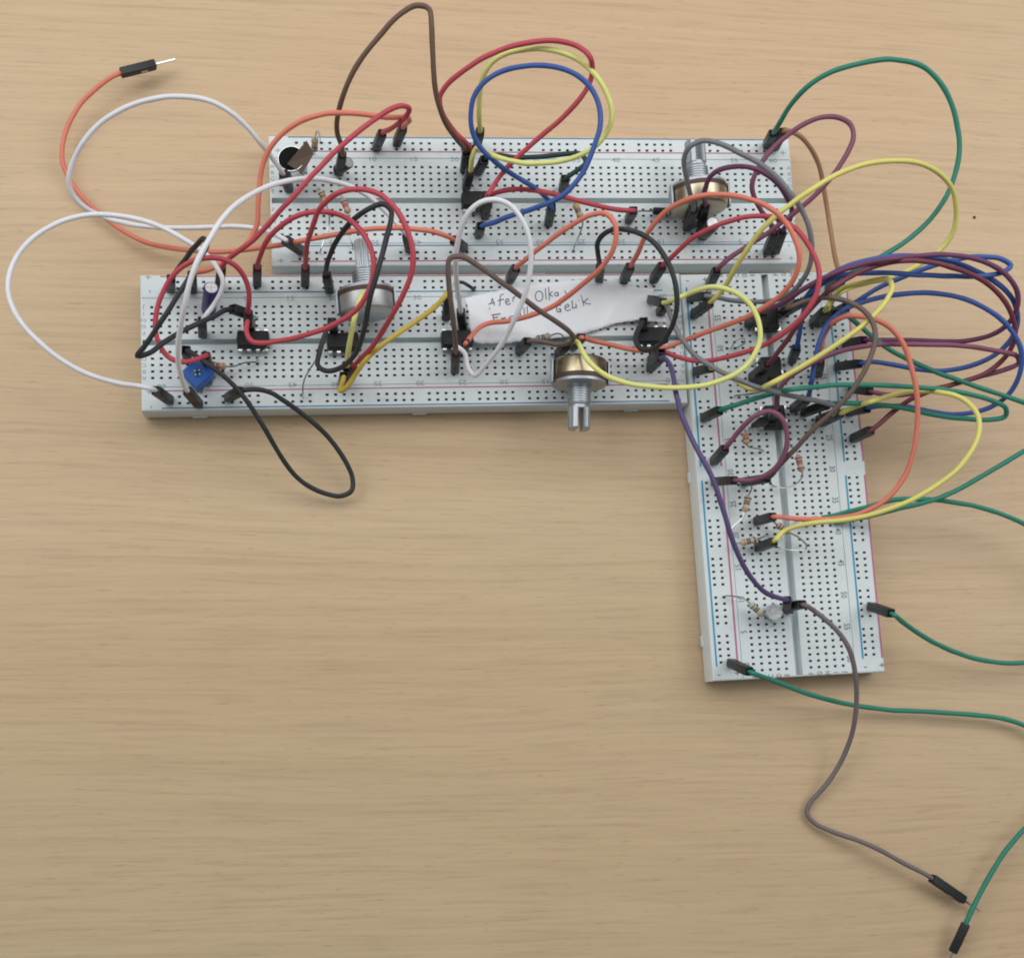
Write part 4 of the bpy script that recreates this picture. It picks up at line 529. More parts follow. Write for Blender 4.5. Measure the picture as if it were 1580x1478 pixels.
def capacitor(label, p0, p1, r, colr, topc, name='electrolytic_capacitor'):
    p0 = Vector(p0); d = Vector(p1) - p0; Ln = d.length; d.normalize()
    root = thing(name, label, 'capacitor', (p0.x, p0.y, 8.5))
    m = MB(); m.lathe(p0, d, [(0, r * .8), (.3, r), (.9, r), (1.2, r * .93), (1.5, r), (Ln - .3, r), (Ln, r * .9)], 24); m.build('sleeve', colr, root)
    m = MB(); m.lathe(p0 + d * (Ln - .02), d, [(0, r * .82), (.1, r * .8)], 24); tp = m.build('can_top', topc, root)
    m = MB(); fr = frame(d)
    for ang in (0, math.pi / 2): m.box(p0 + d * (Ln + .085), (r * .72, .09, .015), fr @ Matrix.Rotation(ang, 3, 'Z'), 0)
    m.build('vent_score', LEAD, tp, None, 0)
    for s_ in (-1, 1):
        b = MB(); b.tube([p0 + Vector((s_ * r * .45, 0, .3)), Vector((p0.x + s_ * 1.2, p0.y, 9.0)), Vector((p0.x + s_ * 1.2, p0.y, 6.5))], .25, 6); b.build('lead', LEAD, root)
def potentiometer(label, back, axis, r, cover, shaft_len, split, shaft_r):
    """back = centre of the rear cover, axis points along the shaft"""
    b = Vector(back); a = Vector(axis).normalized(); root = thing('potentiometer', label, 'potentiometer', (b.x, b.y, 8.5), 'round potentiometers with metal shafts')
    K = .86
    m = MB(); m.lathe(b, a, [(0, r - .9), (.35, r - .25), (.8, r), (6.2 * K, r)], 40); m.build('cover', cover, root)
    m = MB(); m.lathe(b + a * 6.2 * K, a, [(0, r + .15), (1.5 * K, r + .15)], 40); m.build('wafer', PHENOLIC, root)
    m = MB(); m.lathe(b + a * 7.7 * K, a, [(0, r - .2), (.9, r - .2)], 40)
    side = a.cross(Vector((0, 0, 1))).normalized()
    fr = Matrix((side, a, side.cross(a))).transposed()
    for s_ in (-1, 1): m.box(b + a * 3.8 + side * s_ * (r + .25) + Vector((0, 0, 1.5)), (.28, 3.6, 1.2), fr, .1)
    m.build('front_plate', STEEL, root)
    prof = [(0, 3.6), (.8, 3.6), (.8, 3.15)]
    for k in range(7): z = .9 + k * .72; prof += [(z, 3.42), (z + .32, 3.42), (z + .42, 3.12), (z + .66, 3.12)]
    prof += [(6.0, 3.2), (6.3, 2.9)]
    m = MB(); m.lathe(b + a * (8.5 * K), a, prof, 28); m.build('threaded_bush', STEEL, root)
    s0 = b + a * (8.5 * K + 6.2)
    # splined shaft, cut by a slot into two halves
    m = MB(); n = 40
    if split:
        m.lathe(s0, a, [(0, 2.75), (1.2, 2.75)], 28)
        for s_ in (-1, 1):
            ring = []
            for k in range(15):
                t = -math.pi / 2 + math.pi * k / 14; rad = shaft_r + (.13 if k % 2 else -.05)
                ring.append((s_ * (.55 + max(0, rad * math.cos(t) - .55)), rad * math.sin(t) * (1 if abs(math.cos(t)) > .18 else .96)))
            vs = []; fs = []; N_ = len(ring)
            up = side.cross(a)
            for d_, k_ in ((1.0, 1), (shaft_len - .4, 1), (shaft_len, .86)):
                for x_, y_ in ring: vs.append(s0 + a * d_ + side * (s_ * .8 + (x_ - s_ * .55) * k_ * .93) + up * (y_ * k_))
            for i in range(2):
                for k in range(N_): j = (k + 1) % N_; fs.append((i * N_ + k, i * N_ + j, i * N_ + N_ + j, i * N_ + N_ + k))
            fs.append(tuple(range(N_))[::-1]); fs.append(tuple(range(2 * N_, 3 * N_))); m.add(vs, fs)
    else:
        vs = []; fs = []; up = side.cross(a)
        for d_, k_ in ((0, 1), (shaft_len - .5, 1), (shaft_len, .86)):
            for k in range(n):
                t = 2 * math.pi * k / n; rad = (shaft_r + (.14 if k % 2 else -.05)) * k_
                vs.append(s0 + a * d_ + side * rad * math.cos(t) + up * rad * math.sin(t))
        for i in range(2):
            for k in range(n): j = (k + 1) % n; fs.append((i * n + k, i * n + j, i * n + n + j, i * n + n + k))
        fs.append(tuple(range(2 * n, 3 * n))); m.add(vs, fs)
        m.box(s0 + a * (shaft_len - 1.5), (.3, 1.6, shaft_r + .02), fr, 0)
    m.build('shaft', STEEL, root, None, 25)
    for k in (-1, 0, 1):
        q = b + a * 6.9 * K + side * k * 4.6; t = MB()
        t.box(Vector((q.x, q.y, (q.z - r + 8.6) / 2 + 1.5)), (.75, .3, max(.8, (q.z - r - 8.6) / 2 + 2.2)), fr, 0); t.build('terminal', TIN, root, None, 0)
BLUE_SLEEVE = mat('dark_blue_sleeve', (.055, .055, .20), .35); BLACK_SLEEVE = mat('black_sleeve', (.022, .024, .026), .35); CAN = mat('bare_aluminium', (.85, .86, .87), .38, .35, .04)
GREY_CAN = mat('grey_aluminium', (.40, .43, .43), .4, .6, .06)
# chips
TA, TB, TC = -1.5270, -1.5300, 0.0550
chip('black chip on the upper breadboard under the rings of wire', (-94.31, 81.25, 13.00), TA, 1, S)
chip('black chip near the left end of the lower breadboard below a red plug', (-160.90, 35.32, 13.00), TB, 1, S)
chip('black chip on the lower breadboard half hidden below the left knob', (-134.58, 35.57, 13.00), TB, 1, S)
chip('black chip on the lower breadboard at the left edge of the paper label', (-100.49, 37.45, 13.00), TB, 1, S)
chip('black chip at the right end of the lower breadboard under a black wire ring', (-40.48, 40.38, 13.00), TB, 1, S)
chip('topmost black chip on the vertical breadboard', (-4.07, 46.69, 13.00), TC, S, 1)
chip('middle black chip on the vertical breadboard', (-3.77, 31.13, 13.00), TC, S, 1)
chip('lowest black chip on the vertical breadboard', (-3.06, 15.93, 13.00), TC, S, 1)
# electrolytic capacitors
capacitor('dark blue capacitor with a shiny white top on the lower breadboard', (-174.20, 44.70, 9.60), (-172.42, 47.50, 20.50), 2.15, BLUE_SLEEVE, CAN)
capacitor('small black capacitor leaning on a brown jumper plug on the upper breadboard', (-136.69, 89.08, 11.00), (-133.45, 88.79, 17.00), 1.75, BLACK_SLEEVE, GREY_CAN)
capacitor('black capacitor with a white top beside the right knob', (-23.84, 73.72, 10.50), (-22.97, 73.90, 18.50), 2.3, mat('grey_black_sleeve', (.06, .05, .055), .3), CAN)
# potentiometers
SILVER = mat('bright_plated_steel', (.50, .52, .51), .44, .75, .12, 250, .08)
def PB(top, r): return Vector(top) - Vector((0, 0, r))
potentiometer('potentiometer with its shaft pointing up at the right end of the upper breadboard', PB((-27.07, 77.92, 27.00), 8.6), (-.06, 1, .05), 8.6, OLIVE, 8.0, True, 2.9)
potentiometer('silver potentiometer with its shaft lying across both horizontal breadboards', PB((-127.59, 41.59, 26.40), 8.2), (-.10, 1, .04), 8.2, SILVER, 9.0, False, 1.85)
potentiometer('brass coloured potentiometer whose split shaft overhangs the front edge of the lower breadboard', PB((-64.74, 29.87, 26.20), 8.2), (-.02, -1, .0), 8.2, BRASSY, 7.4, True, 3.15)
# blue trimmer
tc = Vector((-176.41, 24.04, 14.00)); root = thing('trimmer_potentiometer', 'square blue trimmer at the left end of the lower breadboard', 'trimmer', (tc.x, tc.y, 8.5))
fr = Matrix.Rotation(R(43), 3, 'Z')
m = MB(); m.box((tc.x, tc.y, 12.2), (3.55, 3.3, 2.6), fr, .25); bo = m.build('body', mat('trimmer_blue', (.018, .115, .44), .38, 0, .06), root, None, 20)
m = MB(); m.lathe((tc.x, tc.y, 14.75), (0, 0, 1), [(0, 1.5), (.12, 1.5), (.18, 1.4)], 24); ro = m.build('rotor', mat('rotor_blue', (.025, .10, .36), .45), root)
m = MB()
for a_ in (8, 98): m.box((tc.x, tc.y, 15.0), (.95, .16, .04), Matrix.Rotation(R(a_), 3, 'Z'), 0)
m.build('cross_slot', mat('slot_dark', (.02, .05, .05), .6), ro, None, 0)
m = MB()
for a_ in (45, 135, 225, 315): q = Vector((tc.x, tc.y, 15.0)) + Vector((math.cos(R(a_ + 8)), math.sin(R(a_ + 8)), 0)) * .85; m.box(q, (.2, .2, .04), Matrix.Rotation(R(a_), 3, 'Z'), 0)
m.build('rotor_face', mat('rotor_pale', (.62, .70, .66), .5), ro, None, 0)
for q in ((-1.8, -3.6), (1.8, -3.6), (0, 3.6)):
    v = fr @ Vector((q[0], q[1], 0)); b = MB(); b.box((tc.x + v.x, tc.y + v.y, 9.2), (.3, .3, 1.4), fr, 0); b.build('terminal', TIN, root, None, 0)
# clear LED
lc = Vector((-5.48, -43.55, 14.00)); root = thing('light_emitting_diode', 'clear LED near the bottom of the vertical breadboard', 'LED', (lc.x, lc.y, 8.5))
gm, gnt, gb = principled('clear_epoxy'); gb.inputs['Base Color'].default_value = (.97, .98, 1, 1); gb.inputs['Roughness'].default_value = .03; gb.inputs['Transmission Weight'].default_value = .93; gb.inputs['IOR'].default_value = 1.5
m = MB(); ax = Vector((-.35, -.1, 1)); m.lathe((lc.x + .8, lc.y, 10.2), ax, [(0, 2.75), (.9, 2.75), (.95, 2.4), (4.6, 2.4), (5.6, 2.15), (6.3, 1.6), (6.75, .9), (6.9, .2)], 28); m.build('lens', gm, root)
m = MB(); m.lathe((lc.x + .5, lc.y, 11.6), ax, [(0, .5), (1.0, .6), (2.2, 1.75), (2.25, 1.75), (1.3, .5)], 20); m.build('reflector_cup', mat('bright_reflector', (.93, .94, .95), .35, .25, .02), root, None, 30)
for s_ in (-1, 1):
    b = MB(); b.tube([(lc.x + s_ * .8, lc.y, 12.6), (lc.x + s_ * 1.1, lc.y, 10), (lc.x + s_ * 1.27, lc.y, 6.5)], .25, 6); b.build('lead', LEAD, root)
# diode
p0 = Vector((-39.28, 80.40, 11.00)); p1 = Vector((-33.73, 80.43, 11.00)); d = p1 - p0
root = thing('diode', 'small black diode with silver leads on the upper breadboard', 'diode', (p0.x, p0.y, 8.5))
m = MB(); m.lathe(p0, d, [(0, .9), (.15, 1.15), (d.length - .15, 1.15), (d.length, .9)], 18); bo = m.build('body', EPOXY, root)
m = MB(); m.lathe(p0 + d * .80, d, [(0, 1.1), (0, 1.18), (.5, 1.18), (.5, 1.1)], 18); m.build('cathode_band', mat('band_silver', (.5, .5, .5), .4), bo)
for path in ([p0, (-41.95, 80.29, 11.00), (-43.68, 80.39, 10.60), (-43.52, 81.76, 7.00)], [p1, (-32.49, 80.49, 11.00), (-31.15, 80.77, 10.00), (-30.02, 81.92, 7.00)]):
    b = MB(); b.tube(catmull(path, 4), .28, 6); b.build('lead', LEAD, root)
# microphone capsule and the brown slab leaning on it
mc = Vector((-150.35, 87.73, 20.00)); root = thing('microphone_capsule', 'round black microphone capsule at the left end of the upper breadboard', 'microphone', (mc.x, mc.y, 8.5))
ax = Vector((-.12, .02, 1)).normalized()
m = MB(); m.lathe(mc - ax * 5.5, ax, [(0, 3.9), (.3, 4.15), (5.1, 4.15), (5.5, 3.9), (5.5, 3.6)], 36); m.build('can', TIN, root)
m = MB(); m.lathe(mc - ax * .1, ax, [(0, 3.75), (.2, 3.7), (.28, 3.2)], 36); m.build('felt_face', mat('black_felt', (.012, .012, .013), .95, 0, .3, 2500, .3, .1), root)
for s_ in (-1, 1):
    b = MB(); q = mc - ax * 5.5; b.tube([q + Vector((s_ * 1.2, 0, .3)), Vector((q.x + s_ * 1.27, q.y, 10)), Vector((q.x + s_ * 1.27, q.y, 6.5))], .3, 6); b.build('lead', LEAD, root)
top = [Vector(q) for q in ((-151.39, 85.35, 21.50), (-147.10, 83.53, 19.50), (-143.74, 89.15, 21.00), (-145.80, 91.79, 23.50))]
root = thing('brown_component', 'flat brown slab leaning against the black microphone capsule', 'component', (top[1].x, top[1].y, 8.5))
nrm = (top[1] - top[0]).cross(top[3] - top[0]).normalized()
if nrm.z < 0: nrm = -nrm
bot = [q - nrm * 2.4 + Vector((.4, -.5, 0)) for q in top]
m = MB(); m.add(top + bot, [(0, 1, 2, 3), (7, 6, 5, 4), (0, 4, 5, 1), (1, 5, 6, 2), (2, 6, 7, 3), (3, 7, 4, 0)])
m.build('body', mat('brown_coating', (.145, .105, .075), .55, 0, .12, 600, .1), root, None, 0)
for k in (4, 5):
    b = MB(); q = bot[k - 4] * .7 + bot[(k - 2) % 4] * .3; b.tube([q + Vector((0, 0, .5)), Vector((q.x, q.y, 11)), Vector((q.x, q.y, 6.5))], .3, 6); b.build('lead', LEAD, root)
# resistors
BEIGE = (.50, .37, .24); PINK = (.52, .33, .27); PALE = (.58, .45, .33); GREYB = (.33, .36, .37)
resistor('striped resistor standing upright behind the brown slab', (-143.77, 94.91, 11.00), (-143.50, 95.55, 17.50), [[(-143.50, 95.55, 17.50), (-143.09, 96.11, 20.00), (-142.73, 96.99, 19.50), (-142.20, 97.60, 16.00), (-142.09, 98.89, 9.00), (-142.12, 99.48, 7.00)], [(-143.77, 94.91, 11.00), (-143.79, 94.83, 9.50), (-143.84, 95.44, 7.00)]], ('brown', 'black', 'red', 'gold'))
resistor('striped resistor slanting left of its reddish neighbour on the upper breadboard', (-141.80, 80.65, 15.00), (-139.84, 76.54, 14.00), [[(-141.80, 80.65, 15.00), (-142.20, 81.44, 15.00), (-142.44, 82.81, 12.00), (-142.52, 84.70, 7.00)], [(-139.84, 76.54, 14.00), (-139.04, 74.39, 13.00), (-139.20, 71.19, 11.00), (-140.50, 66.67, 11.00), (-141.63, 63.79, 10.00), (-141.67, 64.59, 7.00)]], ('brown', 'black', 'orange', 'gold'))
resistor('reddish striped resistor left of the black wire arch on the upper breadboard', (-135.05, 78.32, 15.00), (-133.26, 74.20, 14.00), [[(-135.05, 78.32, 15.00), (-135.44, 79.57, 14.00), (-135.41, 82.75, 7.00)], [(-133.26, 74.20, 14.00), (-132.64, 71.82, 13.00), (-132.98, 69.41, 11.00), (-131.96, 66.21, 10.00), (-131.69, 64.78, 7.00)]], ('brown', 'red', 'red', 'gold'), PINK)
resistor('striped resistor beside the level red wire on the upper breadboard', (-64.79, 80.01, 15.00), (-62.63, 75.59, 14.00), [[(-64.79, 80.01, 15.00), (-64.96, 81.27, 14.00), (-63.46, 84.49, 7.00)], [(-62.63, 75.59, 14.00), (-62.03, 74.19, 13.00), (-62.85, 71.28, 11.00), (-64.09, 68.32, 10.00), (-63.68, 67.47, 7.00)]], ('yellow', 'violet', 'brown', 'gold'))
resistor('pinkish striped resistor lying beside the blue trimmer', (-172.93, 27.10, 12.50), (-168.49, 26.80, 12.00), [[(-168.49, 26.80, 12.00), (-166.10, 27.21, 11.50), (-163.16, 28.43, 11.00), (-159.84, 29.02, 10.00), (-159.28, 29.94, 7.00)], [(-172.93, 27.10, 12.50), (-174.03, 27.52, 11.00), (-174.84, 28.49, 7.00)]], ('brown', 'black', 'red', 'gold'), PINK)
resistor('grey blue striped resistor with a looped lead below the paper label', (-77.34, 36.94, 15.00), (-72.62, 38.29, 15.00), [[(-72.62, 38.29, 15.00), (-71.23, 38.61, 16.00), (-69.67, 38.46, 16.00), (-68.68, 38.14, 14.00), (-68.29, 37.91, 11.00), (-67.48, 38.60, 7.00)], [(-77.34, 36.94, 15.00), (-78.94, 36.61, 14.00), (-80.38, 36.40, 12.00), (-81.64, 35.18, 10.00), (-81.56, 35.51, 7.00)]], ('black', 'black', 'black', 'gold'), GREYB)
resistor('striped resistor just below the lowest chip on the vertical breadboard', (-12.79, 10.46, 13.00), (-12.31, 6.98, 12.50), [[(-12.79, 10.46, 13.00), (-12.39, 11.72, 12.00), (-10.74, 13.37, 7.00)], [(-12.31, 6.98, 12.50), (-11.34, 6.31, 12.00), (-8.72, 6.08, 11.50), (-6.52, 5.75, 10.50), (-4.98, 6.36, 7.00)]], ('orange', 'orange', 'brown', 'gold'), PINK)
resistor('reddish striped resistor right of the groove on the vertical breadboard', (3.45, 4.01, 13.00), (4.49, -1.18, 13.00), [[(3.45, 4.01, 13.00), (3.30, 5.32, 12.50), (2.53, 6.85, 11.00), (3.77, 7.98, 7.00)], [(4.49, -1.18, 13.00), (4.85, -2.47, 12.50), (3.35, -4.51, 11.50), (0.03, -5.88, 11.00), (-2.61, -5.43, 10.50), (-3.05, -3.96, 7.00)]], ('brown', 'black', 'red', 'brown'), PINK)
resistor('pale striped resistor standing alone left of the groove above the orange plug', (-12.37, -8.67, 13.00), (-13.56, -13.74, 12.50), [[(-12.37, -8.67, 13.00), (-11.54, -7.37, 12.50), (-10.54, -5.87, 11.00), (-11.08, -2.29, 10.00), (-9.95, -1.26, 7.00)], [(-13.56, -13.74, 12.50), (-14.24, -15.65, 12.00), (-16.15, -17.50, 11.00), (-17.46, -18.95, 10.00), (-16.61, -18.68, 7.00)]], ('brown', 'black', 'black', 'gold'), PALE)
resistor('striped resistor half hidden under the orange and yellow wires right of the groove', (4.35, -16.03, 12.50), (9.65, -15.55, 12.50), [[(4.35, -16.03, 12.50), (3.13, -16.08, 11.50), (4.58, -15.34, 7.00)], [(9.65, -15.55, 12.50), (11.73, -15.15, 11.50), (14.12, -14.38, 7.00)]], ('black', 'black', 'brown', 'gold'), PALE)
resistor('black banded resistor lying left of the yellow plug', (-15.25, -23.22, 12.50), (-9.99, -21.97, 12.50), [[(-15.25, -23.22, 12.50), (-15.91, -23.02, 11.00), (-15.30, -22.45, 7.00)], [(-9.99, -21.97, 12.50), (-8.18, -21.28, 12.00), (-6.56, -20.52, 11.00), (-4.81, -19.90, 7.00)]], ('gold', 'black', 'black', 'brown'), PALE)
resistor('striped resistor slanting under the yellow wire at the groove', (-3.80, -17.34, 12.50), (0.36, -19.85, 12.50), [[(-3.80, -17.34, 12.50), (-5.37, -16.18, 12.50), (-7.19, -14.98, 11.00), (-6.88, -14.12, 7.00)], [(0.36, -19.85, 12.50), (3.15, -21.12, 12.00), (5.52, -22.99, 11.50), (5.67, -24.51, 11.00), (3.42, -24.93, 11.00), (-0.02, -24.78, 11.00), (-2.04, -24.08, 10.00), (-1.45, -23.46, 7.00)]], ('brown', 'black', 'brown', 'gold'), PALE)
resistor('olive banded resistor slanting left of the clear LED', (-12.81, -41.35, 12.50), (-8.74, -45.00, 12.50), [[(-12.81, -41.35, 12.50), (-13.99, -40.15, 12.00), (-15.60, -39.29, 11.00), (-19.01, -38.88, 10.50), (-18.60, -38.55, 7.00)], [(-8.74, -45.00, 12.50), (-6.97, -45.72, 12.00), (-5.44, -47.19, 11.00), (-3.51, -47.88, 7.00)]], ('green', 'brown', 'black', 'gold'), (.52, .49, .40))
# small black three-legged parts by the chips
def transistor(label, c, rz):
    c = Vector(c); root = thing('transistor', label, 'transistor', (c.x, c.y, 8.5)); fr = Matrix.Rotation(R(rz), 3, 'Z')
    ring = [(2.0 * math.cos(R(a)), 2.0 * math.sin(R(a))) for a in range(-25, 206, 15)]
    vs = [c + fr @ Vector((x, y * .8, z)) for z, in ((-3.2,), (1.2,)) for x, y in ring]; n = len(ring)
    m = MB(); m.add(vs, [(k, (k + 1) % n, n + (k + 1) % n, n + k) for k in range(n)] + [tuple(range(n))[::-1], tuple(range(n, 2 * n))]); m.build('case', EPOXY, root, None, 30)
    for s_ in (-1, 0, 1):
        q = c + fr @ Vector((s_ * 1.0, 0, 0)); b = MB(); b.tube([(q.x, q.y, c.z - 3), (q.x + s_ * .3, q.y - .4, 10), (q.x + s_ * .3, q.y - .4, 6.5)], .28, 6); b.build('lead', LEAD, root)
transistor('small black transistor in front of the lowest chip on the vertical breadboard', (-8.97, 12.83, 16.00), 10)
transistor('small black transistor left of the middle chip on the vertical breadboard', (-8.93, 26.46, 16.00), -15)
def link(label, path, m_=None, r=.26):
    b = MB(); b.tube(catmull(path, 5), r, 6); o = b.build('wire_link', m_ or LEAD, None, (path[0][0], path[0][1], 8.5)); tag(o, label, 'wire link')
link('thin bare wire curled between holes left of the topmost chip', [(-14.32, 38.61, 7.00), (-15.32, 38.14, 11.00), (-14.76, 39.36, 13.00), (-12.67, 39.88, 13.50), (-12.12, 38.63, 13.00), (-13.27, 38.00, 11.00), (-13.07, 38.64, 7.00)])
link('thin bare wire lying flat between the middle and lowest chips', [(-13.52, 23.55, 7.00), (-14.19, 22.92, 10.00), (-11.50, 23.06, 10.50), (-7.37, 23.78, 10.50), (-3.84, 25.24, 10.00), (-2.24, 26.33, 7.00)])
link('thin bare lead hanging down beside the black loop below the left knob', [(-140.67, 34.04, 11.00), (-141.94, 30.03, 13.00), (-144.17, 26.58, 12.50), (-145.84, 23.15, 12.00), (-146.20, 19.64, 10.50), (-146.28, 19.21, 7.00)])
link('bright bare lead slanting right of the leftmost chip', [(-155.57, 36.23, 7.00), (-155.85, 34.23, 12.00), (-157.38, 31.40, 14.00), (-159.23, 30.12, 11.00), (-159.86, 30.52, 7.00)])
link('short black wire curving between holes left of the paper label', [(-100.42, 56.54, 7.00), (-100.45, 55.25, 11.00), (-98.91, 54.56, 13.00), (-97.15, 53.62, 13.00), (-95.41, 53.77, 10.00), (-94.64, 54.70, 7.00)], HOUSING, .55)
